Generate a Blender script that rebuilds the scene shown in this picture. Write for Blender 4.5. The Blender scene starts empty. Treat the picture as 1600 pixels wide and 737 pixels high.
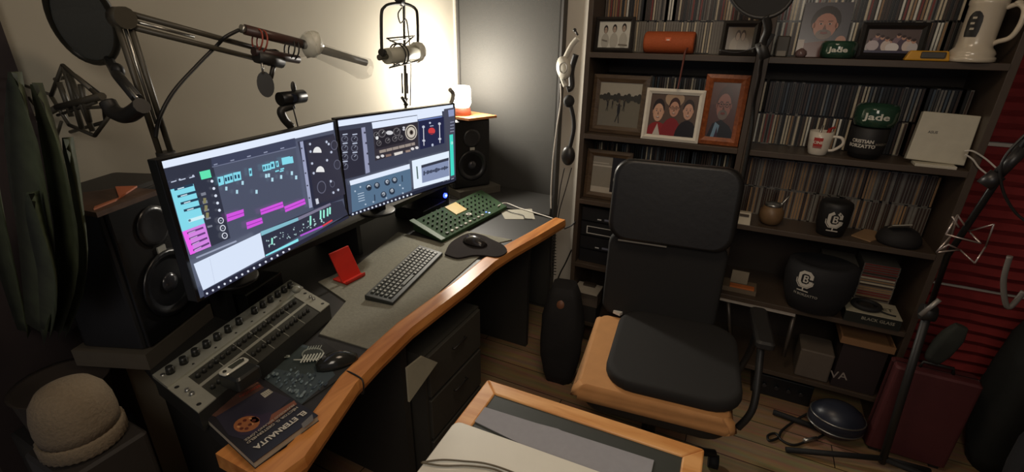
import bpy, bmesh, math, random
from mathutils import Vector, Matrix
R = math.radians
rnd = random.Random(7)
SC = bpy.context.scene
COL = SC.collection
# ------------------------------------------------------------------ camera
F, PITCH, ROLL, YAW = 746.56, 0.393644, 0.015549, 0.451416
CAM = Vector((0, 0, 1.55))
_f = Vector((-math.sin(YAW)*math.cos(PITCH), math.cos(YAW)*math.cos(PITCH), -math.sin(PITCH)))
_r0 = Vector((math.cos(YAW), math.sin(YAW), 0)); _u0 = _r0.cross(_f)
_r = _r0*math.cos(ROLL) + _u0*math.sin(ROLL); _u = _u0*math.cos(ROLL) - _r0*math.sin(ROLL)
cd = bpy.data.cameras.new('camera'); cam = bpy.data.objects.new('camera', cd); COL.objects.link(cam)
cd.sensor_fit = 'HORIZONTAL'; cd.sensor_width = 36; cd.lens = 36*F/1600; cd.clip_start = 0.02
cd.shift_x = 0; cd.shift_y = 0
M3 = Matrix((_r, _u, -_f)).transposed().to_4x4(); M3.translation = CAM
cam.matrix_world = M3
SC.camera = cam
SC.view_settings.view_transform = 'Standard'; SC.view_settings.look = 'None'
SC.view_settings.exposure = 0.22; SC.view_settings.gamma = 1; SC.view_settings.use_curve_mapping = False
# ------------------------------------------------------------------ world and lights
w = bpy.data.worlds.new('world'); SC.world = w; w.use_nodes = True
w.node_tree.nodes['Background'].inputs[0].default_value = (0.85, 0.85, 1, 1)
w.node_tree.nodes['Background'].inputs[1].default_value = 0.085
def area(name, loc, target, size, power, col):
    l = bpy.data.lights.new(name, 'AREA'); l.energy = power; l.size = size; l.color = col
    o = bpy.data.objects.new(name, l); COL.objects.link(o); o.location = loc
    o.rotation_euler = (Vector(target)-Vector(loc)).to_track_quat('-Z', 'Y').to_euler(); return o
area('ceiling_fill', (-0.25, 0.9, 2.38), (-0.25, 1.1, 0), 0.5, 5.2, (1, 0.77, 0.56))  # unseen overhead fill, added for the warm ambient light of the room
area('near_fill', (0.1, -0.5, 2.1), (-0.3, 2.0, 0.9), 0.6, 7.5, (1, 0.88, 0.73))  # unseen fill behind the camera, added to brighten the desk side

def lin(c): return tuple(((v/255)/12.92 if v/255 <= .04045 else ((v/255+.055)/1.055)**2.4) for v in c)
def ray(px, py): return _f + (px-800)/F*_r - (py-368.5)/F*_u
def P(px, py, x=None, y=None, z=None):      # photo pixel -> point on the plane x=, y= or z=
    d = ray(px, py)
    t = x/d.x if x is not None else y/d.y if y is not None else (z-CAM.z)/d.z
    return CAM + d*t
# ------------------------------------------------------------------ materials
_mc = {}
def mat(c, rough=.6, metal=0, var=.12, scale=30, emit=0, trans=0, alpha=1, bump=0, spec=.5, coat=0):
    key = (tuple(c), rough, metal, var, scale, emit, trans, alpha, bump, spec, coat)
    if key in _mc: return _mc[key]
    m = bpy.data.materials.new('paint'); m.use_nodes = True; nt = m.node_tree; b = nt.nodes['Principled BSDF']
    L = lin(c)
    if emit:
        b.inputs['Base Color'].default_value = (0.01, 0.01, 0.01, 1); b.inputs['Roughness'].default_value = .3
        b.inputs['Emission Color'].default_value = (*L, 1); b.inputs['Emission Strength'].default_value = emit
    else:
        tc = nt.nodes.new('ShaderNodeTexCoord'); n = nt.nodes.new('ShaderNodeTexNoise'); n.inputs['Scale'].default_value = scale
        n.inputs['Detail'].default_value = 5
        nt.links.new(tc.outputs['Object'], n.inputs['Vector'])
        mx = nt.nodes.new('ShaderNodeMix'); mx.data_type = 'RGBA'
        mx.inputs[6].default_value = (*[v*(1-var) for v in L], 1); mx.inputs[7].default_value = (*[min(1, v*(1+var)) for v in L], 1)
        nt.links.new(n.outputs['Fac'], mx.inputs[0]); nt.links.new(mx.outputs[2], b.inputs['Base Color'])
        b.inputs['Roughness'].default_value = rough; b.inputs['Metallic'].default_value = metal
        b.inputs['Specular IOR Level'].default_value = spec; b.inputs['Coat Weight'].default_value = coat
        b.inputs['Transmission Weight'].default_value = trans; b.inputs['Alpha'].default_value = alpha
        if bump:
            bp = nt.nodes.new('ShaderNodeBump'); bp.inputs['Strength'].default_value = bump; bp.inputs['Distance'].default_value = .004
            nt.links.new(n.outputs['Fac'], bp.inputs['Height']); nt.links.new(bp.outputs[0], b.inputs['Normal'])
    _mc[key] = m; return m
def wood(c1, c2, rough=.45, axis='Y', sc=14):
    key = ('w', c1, c2, rough, axis, sc)
    if key in _mc: return _mc[key]
    m = bpy.data.materials.new('wood'); m.use_nodes = True; nt = m.node_tree; b = nt.nodes['Principled BSDF']
    tc = nt.nodes.new('ShaderNodeTexCoord'); mp = nt.nodes.new('ShaderNodeMapping')
    mp.inputs['Scale'].default_value = (sc, sc*.12, sc) if axis == 'Y' else (sc*.12, sc, sc)
    n = nt.nodes.new('ShaderNodeTexNoise'); n.inputs['Scale'].default_value = 2.5; n.inputs['Detail'].default_value = 8; n.inputs['Distortion'].default_value = .6
    cr = nt.nodes.new('ShaderNodeValToRGB'); cr.color_ramp.elements[0].color = (*lin(c1), 1); cr.color_ramp.elements[1].color = (*lin(c2), 1)
    cr.color_ramp.elements[0].position = .35; cr.color_ramp.elements[1].position = .68
    nt.links.new(tc.outputs['Object'], mp.inputs[0]); nt.links.new(mp.outputs[0], n.inputs['Vector'])
    nt.links.new(n.outputs['Fac'], cr.inputs[0]); nt.links.new(cr.outputs[0], b.inputs['Base Color']); b.inputs['Roughness'].default_value = rough
    _mc[key] = m; return m
def glass(c, rough=.05):
    key = ('g', c, rough)
    if key in _mc: return _mc[key]
    m = mat(c, rough, 0, .02, trans=.9); _mc[key] = m; return m
BLACK = mat((34, 33, 31), .5); BLACKM = mat((30, 30, 30), .35, .4); DARK = mat((44, 42, 40), .7)
STEEL = mat((170, 170, 165), .3, .9); SILVER = mat((168, 168, 156), .35, .35); WHITE = mat((225, 222, 212), .5)
RUB = mat((26, 26, 27), .75); CABLE = mat((28, 27, 26), .5); WCAB = mat((205, 200, 190), .5)
ORANGEWOOD = wood((176, 108, 52), (214, 146, 80), .38)
DARKWOOD = wood((52, 44, 38), (76, 66, 56), .5, 'X')
# ------------------------------------------------------------------ builders
class MB:
    def __init__(s): s.bm = bmesh.new(); s.mats = []; s.M = Matrix()
    def mi(s, m):
        if m not in s.mats: s.mats.append(m)
        return s.mats.index(m)
    def face(s, vs, m, smooth=False):
        try: f = s.bm.faces.new(vs)
        except ValueError: return
        f.material_index = s.mi(m); f.smooth = smooth
    def v(s, p): return s.bm.verts.new(s.M @ Vector(p))
    def hexa(s, b, t, m):                      # two matching rings
        B = [s.v(p) for p in b]; T = [s.v(p) for p in t]; n = len(B)
        s.face(B[::-1], m); s.face(T, m)
        for i in range(n): s.face([B[i], B[(i+1) % n], T[(i+1) % n], T[i]], m)
    def box(s, c, d, m, rot=None, bev=0):
        X, Y, Z = [v/2 for v in d]; c = Vector(c); Q = rot or Matrix()
        if bev:
            pts = rrect(X*2, Y*2, bev, 3); b2 = min(bev, Z)*.6
            rings = []
            for zz, k in ((-Z, b2), (-Z+b2, 0), (Z-b2, 0), (Z, b2)):
                rings.append([c+Q @ Vector((p[0]*(X-k)/X, p[1]*(Y-k)/Y, zz)) for p in pts])
            s.rings(rings, m, caps=True, closed=True, smooth=False); return
        co = [(-X, -Y), (X, -Y), (X, Y), (-X, Y)]
        s.hexa([c+Q @ Vector((*p, -Z)) for p in co], [c+Q @ Vector((*p, Z)) for p in co], m)
    def rings(s, rs, m, caps=True, closed=True, smooth=True):
        V = [[s.v(p) for p in r] for r in rs]; n = len(V[0])
        for a, b in zip(V, V[1:]):
            for i in range(n if closed else n-1): s.face([a[i], a[(i+1) % n], b[(i+1) % n], b[i]], m, smooth)
        if caps: s.face(V[0][::-1], m); s.face(V[-1], m)
    def cyl(s, a, b, r0, m, r1=None, seg=16):
        s.tube([a, b], r0, m, seg, r1=r1)
    def tube(s, pts, r, m, seg=8, r1=None, caps=True, closed=False):
        pts = [Vector(p) for p in pts]; n = len(pts)
        prev = None; rs = []
        for i, p in enumerate(pts):
            if closed: t = pts[(i+1) % n]-pts[i-1]
            else: t = (pts[min(i+1, n-1)]-pts[max(i-1, 0)])
            t.normalize()
            if prev is None:
                a = Vector((0, 0, 1)) if abs(t.z) < .9 else Vector((1, 0, 0)); u = t.cross(a).normalized()
            else: u = (prev - t*prev.dot(t)).normalized()
            prev = u; v = t.cross(u)
            rr = r if r1 is None else r+(r1-r)*i/(n-1)
            rs.append([p+(u*math.cos(2*math.pi*k/seg)+v*math.sin(2*math.pi*k/seg))*rr for k in range(seg)])
        if closed: rs.append(rs[0]); s.rings(rs, m, caps=False)
        else: s.rings(rs, m, caps=caps)
    def lathe(s, prof, m, c=(0, 0, 0), seg=28, axis=None, sx=1, sy=1, caps=True):
        c = Vector(c); Q = Vector((0, 0, 1)).rotation_difference(Vector(axis)).to_matrix().to_4x4() if axis is not None else Matrix()
        s.rings([[c+Q @ Vector((max(r, 1e-5)*math.cos(2*math.pi*k/seg)*sx, max(r, 1e-5)*math.sin(2*math.pi*k/seg)*sy, z)) for k in range(seg)] for r, z in prof], m, caps=caps)
    def ell(s, c, rad, m, seg=20, nr=10, rot=None):
        Q = rot or Matrix(); c = Vector(c)
        rs = []
        for j in range(nr+1):
            a = -math.pi/2+math.pi*(j+.02)/(nr+.04)
            rs.append([c+Q @ Vector((rad[0]*math.cos(a)*math.cos(2*math.pi*k/seg), rad[1]*math.cos(a)*math.sin(2*math.pi*k/seg), rad[2]*math.sin(a))) for k in range(seg)])
        s.rings(rs, m)
    def slab(s, pts, z0, z1, m):               # polygon extruded upwards
        s.hexa([(p[0], p[1], z0) for p in pts], [(p[0], p[1], z1) for p in pts], m)
    def poly(s, pts, m): s.face([s.v(p) for p in pts], m)
    def build(s, name, parent=None, loc=None, bevel=0):
        bm = s.bm; bmesh.ops.recalc_face_normals(bm, faces=bm.faces[:])
        if parent is not None: bm.transform(ROOT[parent.name].inverted())
        else:
            if loc is None:
                xs = [v.co for v in bm.verts]
                loc = Vector(((min(v.x for v in xs)+max(v.x for v in xs))/2, (min(v.y for v in xs)+max(v.y for v in xs))/2, min(v.z for v in xs)))
            loc = Vector(loc); bm.transform(Matrix.Translation(-loc))
        me = bpy.data.meshes.new(name); bm.to_mesh(me); bm.free()
        for m in s.mats: me.materials.append(m)
        o = bpy.data.objects.new(name, me); COL.objects.link(o)
        if parent is not None: o.parent = parent; ROOT[o.name] = ROOT[parent.name]
        else: o.location = loc; ROOT[o.name] = Matrix.Translation(loc)
        if bevel:
            b = o.modifiers.new('bevel', 'BEVEL'); b.width = bevel; b.segments = 2; b.limit_method = 'ANGLE'; b.angle_limit = .7
        return o
ROOT = {}
def rrect(w, h, r, n=4):
    out = []
    for cx, cy, a0 in ((w/2-r, h/2-r, 0), (-w/2+r, h/2-r, 90), (-w/2+r, -h/2+r, 180), (w/2-r, -h/2+r, 270)):
        for k in range(n+1):
            a = R(a0+90*k/n); out.append((cx+r*math.cos(a), cy+r*math.sin(a)))
    return out
def tag(o, label=None, cat=None, group=None, kind=None):
    if label: o['label'] = label
    if cat: o['category'] = cat
    if group: o['group'] = group
    if kind: o['kind'] = kind
    return o
def thing(name, loc, label, cat, group=None, rz=0):
    o = bpy.data.objects.new(name, None); COL.objects.link(o); o.location = loc; o.rotation_euler = (0, 0, rz)
    o.empty_display_size = .05
    ROOT[o.name] = Matrix.Translation(Vector(loc)) @ Matrix.Rotation(rz, 4, 'Z')
    return tag(o, label, cat, group)
def struct(mb, name, label=None, **k): o = mb.build(name, **k); o['kind'] = 'structure'; return o
def text_faces(s, size, bold=0):
    cu = bpy.data.curves.new('lettering', 'FONT'); cu.body = s; cu.size = size; cu.offset = bold; cu.align_x = 'CENTER'; cu.align_y = 'CENTER'
    cu.resolution_u = 2
    ob = bpy.data.objects.new('lettering', cu); COL.objects.link(ob); bpy.context.view_layer.update()
    me = bpy.data.meshes.new_from_object(ob.evaluated_get(bpy.context.evaluated_depsgraph_get()))
    vs = [v.co.copy() for v in me.vertices]; fs = [list(p.vertices) for p in me.polygons]
    bpy.data.objects.remove(ob); bpy.data.curves.remove(cu); bpy.data.meshes.remove(me)
    return vs, fs
class Flat:                                    # flat print or display: layered shapes on a plane
    def __init__(s, O, U, V, emit=0, rough=.45, step=.0003, conv=None):
        s.O = Vector(O); s.U = Vector(U).normalized(); s.V = Vector(V).normalized(); s.N = s.U.cross(s.V)
        s.clip = None; s.mb = MB(); s.k = 0; s.emit = emit; s.rough = rough; s.step = step; s.conv = conv
    def m(s, c): return mat(c, s.rough, 0, .05, 60) if not s.emit else mat(c, emit=s.emit)
    def at(s, p, k=None): return s.O+s.U*p[0]+s.V*p[1]+s.N*(s.step*(s.k if k is None else k))
    def uv(s, p):
        if s.clip: p = (min(max(p[0], 0), s.clip[0]), min(max(p[1], 0), s.clip[1]))
        if s.conv is None: return p
        px, py = s.conv(p); d = ray(px, py); t = (s.O-CAM).dot(s.N)/d.dot(s.N); q = CAM+d*t-s.O
        return (q.dot(s.U), q.dot(s.V))
    def poly(s, pts, c, up=1):
        s.k += up; s.mb.poly([s.at(s.uv(p)) for p in pts], s.m(c)); return s
    def rect(s, x, y, w, h, c, up=1): return s.poly([(x, y), (x+w, y), (x+w, y+h), (x, y+h)], c, up)
    def ell(s, x, y, rx, ry, c, up=1, rot=0, n=18):
        return s.poly([(x+rx*math.cos(2*math.pi*i/n)*math.cos(rot)-ry*math.sin(2*math.pi*i/n)*math.sin(rot), y+rx*math.cos(2*math.pi*i/n)*math.sin(rot)+ry*math.sin(2*math.pi*i/n)*math.cos(rot)) for i in range(n)], c, up)
    def line(s, a, b, wd, c, up=1):
        dx, dy = b[0]-a[0], b[1]-a[1]; L = math.hypot(dx, dy); nx, ny = -dy/L*wd/2, dx/L*wd/2
        return s.poly([(a[0]-nx, a[1]-ny), (b[0]-nx, b[1]-ny), (b[0]+nx, b[1]+ny), (a[0]+nx, a[1]+ny)], c, up)
    def text(s, t, x, y, size, c, ang=0, bold=0, sx=1):
        s.k += 1; vs, fs = text_faces(t, size, bold)
        V = [s.mb.v(s.at((x+v.x*sx*math.cos(ang)-v.y*math.sin(ang), y+v.x*sx*math.sin(ang)+v.y*math.cos(ang)))) for v in vs]
        for f in fs: s.mb.face([V[i] for i in f], s.m(c))
        return s
    def build(s, name, parent=None): return s.mb.build(name, parent)
def arc(a, b, sag, n=12, side=Vector((0, 0, -1))):
    a, b = Vector(a), Vector(b); return [a.lerp(b, i/n)+side*sag*4*(i/n)*(1-i/n) for i in range(n+1)]
def spline(pts, n=8):                           # Catmull-Rom through points
    pts = [Vector(p) for p in pts]; out = []
    for i in range(len(pts)-1):
        p0, p1, p2, p3 = pts[max(i-1, 0)], pts[i], pts[i+1], pts[min(i+2, len(pts)-1)]
        for k in range(n):
            t = k/n
            out.append(.5*((2*p1)+(p2-p0)*t+(2*p0-5*p1+4*p2-p3)*t*t+(3*p1-p0-3*p2+p3)*t**3))
    return out+[pts[-1]]
def copy_tree(o, parent=None):
    c = o.copy(); COL.objects.link(c)
    if parent: c.parent = parent
    for ch in [x for x in SC.objects if x.parent == o]: copy_tree(ch, c)
    return c
# ================================================================== SETTING
WX, BY, FR = -1.58, 2.47, 2.12       # left wall, back wall, front edge of the bookcases
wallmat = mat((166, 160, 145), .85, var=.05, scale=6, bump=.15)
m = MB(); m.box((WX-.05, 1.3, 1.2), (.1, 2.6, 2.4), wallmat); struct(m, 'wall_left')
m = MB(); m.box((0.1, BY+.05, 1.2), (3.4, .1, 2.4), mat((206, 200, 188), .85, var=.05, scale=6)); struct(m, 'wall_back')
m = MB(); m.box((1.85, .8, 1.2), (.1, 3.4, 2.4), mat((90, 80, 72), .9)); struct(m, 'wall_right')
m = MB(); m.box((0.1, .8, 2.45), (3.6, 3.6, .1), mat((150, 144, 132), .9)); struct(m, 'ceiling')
def floormat():
    mt = bpy.data.materials.new('floor_boards'); mt.use_nodes = True; nt = mt.node_tree; b = nt.nodes['Principled BSDF']
    tc = nt.nodes.new('ShaderNodeTexCoord'); br = nt.nodes.new('ShaderNodeTexBrick')
    br.inputs['Scale'].default_value = 1; br.inputs['Brick Width'].default_value = 1.1; br.inputs['Row Height'].default_value = .13
    br.inputs['Mortar Size'].default_value = .002; br.inputs['Color1'].default_value = (*lin((164, 134, 100)), 1); br.inputs['Color2'].default_value = (*lin((180, 150, 114)), 1)
    br.inputs['Mortar'].default_value = (*lin((48, 38, 30)), 1)
    n = nt.nodes.new('ShaderNodeTexNoise'); mp = nt.nodes.new('ShaderNodeMapping'); mp.inputs['Scale'].default_value = (2, 22, 2); n.inputs['Scale'].default_value = 2; n.inputs['Detail'].default_value = 7
    mx = nt.nodes.new('ShaderNodeMix'); mx.data_type = 'RGBA'; mx.blend_type = 'MULTIPLY'; mx.inputs[0].default_value = .7
    nt.links.new(tc.outputs['Object'], br.inputs['Vector']); nt.links.new(tc.outputs['Object'], mp.inputs[0]); nt.links.new(mp.outputs[0], n.inputs['Vector'])
    nt.links.new(br.outputs['Color'], mx.inputs[6]); nt.links.new(n.outputs['Color'], mx.inputs[7]); nt.links.new(mx.outputs[2], b.inputs['Base Color'])
    b.inputs['Roughness'].default_value = .5; return mt
m = MB(); m.box((0.1, .8, -.05), (3.6, 3.6, .1), floormat()); struct(m, 'floor', loc=(0, 0, 0))
m = MB(); m.box((WX+.0075, 1.45, .04), (.015, 2.0, .08), mat((150, 140, 124), .6)); struct(m, 'baseboard_left')
m = MB(); m.box((-.75, BY-.0075, .04), (.12, .015, .08), mat((190, 182, 168), .6)); struct(m, 'baseboard_back')
# dark post of the near wall at the left border
m = MB(); m.box((WX+.018, .39, 1.2), (.036, .31, 2.4), mat((40, 30, 30), .8)); struct(m, 'wall_near')

# dark acoustic panel on the back wall
p0, p1 = P(717, 60, y=BY-.04), P(880, 60, y=BY-.04)
t = thing('sound_absorber', ((p0.x+p1.x)/2, BY-.03, .0), 'tall dark grey fabric acoustic panel on the back wall beside the lamp', 'panel')
m = MB(); m.box(((p0.x+p1.x)/2, BY-.03, 1.18), (p1.x-p0.x-.02, .05, 2.34), mat((66, 65, 62), .9, var=.06, scale=300, bump=.2, spec=.2), bev=.01)
m.build('fabric_face', t)
m = MB()
for x in (p0.x+.004, p1.x-.004): m.box((x, BY-.03, 1.18), (.012, .058, 2.35), mat((58, 56, 53), .6))
m.box(((p0.x+p1.x)/2, BY-.03, .006), (p1.x-p0.x, .058, .012), mat((58, 56, 53), .6)); m.build('panel_frame', t)

# red acoustic foam on the back wall, right of the bookcases
foam = mat((134, 40, 40), .9, var=.25, scale=25)
x0, x1 = .735, 1.78
k = 0
for zi in range(4):
    m = MB(); z0 = zi*.6+.01; n = 12
    rs = []
    for j in range(n*2+1):
        z = z0+.58*j/(n*2); d = .034 if j % 2 else .012
        rs.append([(x0+(x1-x0)*i/16, BY-.012-d+.007*math.sin(i*1.7+zi*2+j*.4)*(1 if j % 2 else .3), z) for i in range(17)])
    m.rings(rs, foam, caps=False, closed=False, smooth=False)
    m.box(((x0+x1)/2, BY-.008, z0+.29), (x1-x0, .012, .58), foam)
    o = m.build('acoustic_foam')
    tag(o, ['lowest red ridged foam panel on the back wall, behind the maroon box', 'second red ridged foam panel from the floor, right of the lower shelves',
            'red ridged foam panel on the back wall at the height of the beer stein', 'topmost red ridged foam panel on the back wall'][zi], 'foam panel', 'red acoustic foam panels')

# ================================================================== BOOKCASES
Z1, Z2, Z3, Z4, Z5 = 1.497, 1.150, .837, .50, .17
bk = mat((50, 41, 34), .5, var=.2, scale=8)
edge = mat((76, 64, 53), .45, var=.2, scale=12)
bays = {'left': (-.69, 0.0), 'right': (0.0, .725)}
def bookcase(name, xa, xb, label):
    t = thing('bookcase', ((xa+xb)/2, BY-.02, 0), label, 'bookcase', 'dark wooden bookcases along the back wall')
    for x in (xa+.011, xb-.011):
        m = MB(); m.box((x, (FR+BY-.02)/2, 1.1), (.022, BY-.02-FR, 2.2), edge); m.build('side_panel', t, bevel=.0015)
    m = MB(); m.box(((xa+xb)/2, BY-.016, 1.1), (xb-xa-.002, .008, 2.2), bk); m.build('back_panel', t)
    for z in (Z1, Z2, Z3, Z4, Z5, 1.86, 2.19):
        m = MB(); m.box(((xa+xb)/2, (FR-.004+BY-.02)/2, z-.011), (xb-xa-.044, BY-.02-FR+.004, .022), edge); m.build('shelf_board', t, bevel=.0015)
bookcase('l', -.69, -.0005, 'dark wooden bookcase behind the office chair, holding the orange speaker')
bookcase('r', .0005, .725, 'dark wooden bookcase right of the divider, holding the mugs and beer stein')

# CD cases -----------------------------------------------------------
caseM = mat((26, 25, 24), .25); clearM = mat((120, 115, 106), .25)
cols = {'cream': (206, 192, 164), 'white': (232, 226, 212), 'dark brown': (66, 50, 42), 'red': (128, 52, 44), 'black': (30, 30, 31), 'grey': (128, 122, 112), 'tan': (158, 124, 88), 'blue grey': (74, 84, 92)}
cdm = {}
def cd_mesh(cn, clear):
    if (cn, clear) in cdm: return cdm[(cn, clear)]
    m = MB(); body = clearM if clear else caseM
    m.box((0, .071, .0625), (.0100, .142, .125), body)
    m.box((0, .0015, .0625), (.0066, .0035, .117), mat(cols[cn], .4, var=.3, scale=70))
    m.box((-.0048, .0, .0625), (.0008, .003, .124), clearM)
    bm = m.bm; bmesh.ops.recalc_face_normals(bm, faces=bm.faces[:]); me = bpy.data.meshes.new('cd_case'); bm.to_mesh(me); bm.free()
    for x in m.mats: me.materials.append(x)
    cdm[(cn, clear)] = me; return me
CY = 2.285
pal_mix = ['cream', 'white', 'dark brown', 'red', 'black', 'black', 'grey', 'tan', 'dark brown', 'cream', 'black']
pal_dark = ['dark brown', 'black', 'black', 'grey', 'dark brown', 'blue grey', 'black', 'cream']
pal_str = ['grey', 'grey', 'cream', 'grey']
pal_brown = ['dark brown', 'dark brown', 'dark brown', 'grey', 'tan']  # brown spines, toned down further to put the weaker light into their colour
rows = [('left', Z1, 0, pal_str, 'lower row of the top left shelf'),
        ('left', Z1, 1, pal_mix, 'upper row of the top left shelf'),
        ('right', Z1, 0, pal_mix, 'lower row of the top right shelf'),
        ('right', Z1, 1, pal_mix, 'upper row of the top right shelf'),
        ('right', Z2, 0, pal_mix, 'lower row of the second right shelf'),
        ('right', Z2, 1, pal_dark, None), ('left', Z2, 0, pal_dark, None), ('left', Z2, 1, pal_dark, None),
        ('right', Z3, 0, pal_brown, None), ('right', Z3, 1, pal_brown, None), ('left', Z3, 0, pal_dark, None), ('left', Z3, 1, pal_dark, None)]
def nth(n): return '%d%s' % (n, 'th' if n % 100 in (11, 12, 13) else {1: 'st', 2: 'nd', 3: 'rd'}.get(n % 10, 'th'))
stuff = MB(); made = 0
for bay, z, tier, pal, where in rows:
    xa, xb = bays[bay]; x = xa+.030; i = 0; y = CY+(.004 if tier else 0)
    while x < xb-.030:
        cn = rnd.choice(pal); clear = pal in (pal_str, pal_brown) and rnd.random() < .6 or rnd.random() < .15
        jy = rnd.uniform(0, .006); zz = z+.0005+tier*.1255
        if where and made < 280:
            o = bpy.data.objects.new('cd_case', cd_mesh(cn, clear)); COL.objects.link(o); o.location = (x, y+jy, zz)
            tag(o, '%s CD case, %s from left, %s' % (cn, nth(i+1), where), 'CD case', 'CD cases in the '+where); made += 1
        else:
            stuff.box((x, y+jy+.071, zz+.0625), (.0100, .142, .125), clearM if clear else caseM)
            stuff.box((x, y+jy+.0015, zz+.0625), (.0066, .0035, .117), mat(cols[cn], .4, var=.3, scale=70))
        x += .0104+(0.011 if rnd.random() < .02 else 0); i += 1
tag(stuff.build('cd_cases'), 'packed rows of CD case spines on the middle shelves of both bookcases', 'CD cases', kind='stuff')
# lying stacks on the fourth shelf
def lay_stack(x, n, where):
    for i in range(n):
        cn = rnd.choice(['red', 'dark brown', 'tan', 'cream', 'red'])
        o = bpy.data.objects.new('cd_case', cd_mesh(cn, True)); COL.objects.link(o)
        o.rotation_euler = (0, R(90), 0); o.location = (x-.0625, CY-.02+rnd.uniform(0, .008), Z4+.0056+i*.0102)
        tag(o, '%s CD case lying %s from the bottom, %s' % (cn, nth(i+1), where), 'CD case', 'CD cases lying in the '+where)
lay_stack(.46, 18, 'left stack'); lay_stack(.60, 20, 'right stack')

# ------------------------------------------------------------------ picture frames
def pframe(corners, y, zb, label, fm, fw, draw, depth=.018, lean=6, mount=None, name='picture_frame', matw=0):
    """corners: left, right, top pixels of the photo (bottom rests on zb)."""
    l, r, tp = corners
    a = P(l[0], l[1], y=y); b = P(r[0], r[1], y=y)
    side = 1 if (a.x+b.x) > 0 else -1
    a.x = max(a.x, -.664 if side < 0 else .026); b.x = min(b.x, -.026 if side < 0 else .69); W = b.x-a.x; H = P(tp[0], tp[1], y=y+.012).z-zb
    cx = (a.x+b.x)/2; t = thing(name, (cx, y, zb), label, 'picture frame' if fw else 'photo')
    Q = Matrix.Translation((cx, y, zb+.001)) @ Matrix.Rotation(R(-lean), 4, 'X')
    m = MB(); m.M = Q
    if fw:
        o = [(-W/2, 0), (W/2, 0), (W/2, H), (-W/2, H)]; i2 = [(-W/2+fw, fw), (W/2-fw, fw), (W/2-fw, H-fw), (-W/2+fw, H-fw)]
        for k in range(4):
            A, B, C, D = o[k], o[(k+1) % 4], i2[(k+1) % 4], i2[k]
            mid1 = ((A[0]+D[0])/2, (A[1]+D[1])/2); mid2 = ((B[0]+C[0])/2, (B[1]+C[1])/2)
            sec = [(A, 0), (A, depth*.7), (mid1, depth), (D, depth*.55), (D, 0)]; sec2 = [(B, 0), (B, depth*.7), (mid2, depth), (C, depth*.55), (C, 0)]
            m.rings([[(p[0], -d, p[1]) for p, d in sec], [(p[0], -d, p[1]) for p, d in sec2]], fm, smooth=False)
        m.build('frame_moulding', t)
        m = MB(); m.M = Q; m.box((0, -.0015, H/2), (W-.004, .003, H-.004), mat((60, 50, 40), .8)); m.build('backing_board', t)
        m = MB(); m.M = Q; m.hexa([(-.02, .004, .012), (.02, .004, .012), (.02, .055, .012), (-.02, .055, .012)], [(-.015, 0, H*.6), (.015, 0, H*.6), (.015, .006, H*.6), (-.015, .006, H*.6)], mat((60, 50, 40), .8)); m.build('easel_leg', t)
    else:
        m.box((0, -.001, H/2), (W, .002, H), mat((200, 195, 185), .6)); m.build('print_card', t)
    w, h = W-2*fw, H-2*fw
    org = Q @ Vector((-w/2, -.0045 if fw else -.0025, fw))
    fl = Flat(org, Q.to_3x3() @ Vector((1, 0, 0)), Q.to_3x3() @ Vector((0, 0, 1)), rough=.25, step=.0002)
    fl.clip = (w, h); draw(fl, w, h); fl.build('photograph', t)
    return t
def d_three(f, w, h):
    f.rect(0, 0, w, h, (206, 204, 192))
    for x, s in ((.22, 1), (.5, 1.05), (.8, 1.1)):
        f.ell(w*x, h*.25*s, w*.13, h*.30, (176, 172, 160)).ell(w*x, h*.70*s, w*.07, h*.16, (52, 46, 42)).ell(w*x, h*.66*s, w*.05, h*.12, (172, 152, 136))
        f.ell(w*(x-.02), h*.68*s, w*.008, h*.015, (50, 40, 36)).ell(w*(x+.02), h*.68*s, w*.008, h*.015, (50, 40, 36))
    f.line((w*.12, h*.3), (w*.3, h*.25), h*.04, (120, 112, 100)).line((w*.66, h*.12), (w*.95, h*.1), h*.06, (110, 104, 92))
def d_couple(f, w, h):
    f.rect(0, 0, w, h, (120, 108, 92)).ell(w*.4, h*.15, w*.26, h*.42, (150, 138, 118)).ell(w*.66, h*.15, w*.24, h*.4, (140, 128, 110))
    for x in (.42, .62): f.ell(w*x, h*.62, w*.10, h*.24, (70, 60, 52)).ell(w*x, h*.57, w*.075, h*.18, (156, 138, 120))
def d_field(f, w, h):
    f.rect(0, 0, w, h, (118, 112, 96)).rect(0, h*.62, w, h*.38, (168, 162, 146))
    for i in range(12): f.ell(w*(i+.5)/12, h*.66, w*.06, h*(.05+.03*(i % 3)), (60, 58, 50))
    for x, y, s in ((.5, .4, 1), (.22, .5, .5), (.62, .52, .5), (.34, .53, .4)):
        f.ell(w*x, h*y, w*.035*s, h*.14*s, (40, 38, 36)).ell(w*x, h*(y+.19*s), w*.022*s, h*.045*s, (96, 80, 66))
        f.line((w*x, h*(y-.08*s)), (w*(x-.06*s), h*(y-.3*s)), w*.02*s, (44, 40, 38)).line((w*x, h*(y-.08*s)), (w*(x+.03*s), h*(y-.32*s)), w*.02*s, (44, 40, 38))
        f.line((w*(x-.07*s), h*(y+.1*s)), (w*(x+.07*s), h*(y+.08*s)), w*.015*s, (60, 50, 44))
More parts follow.
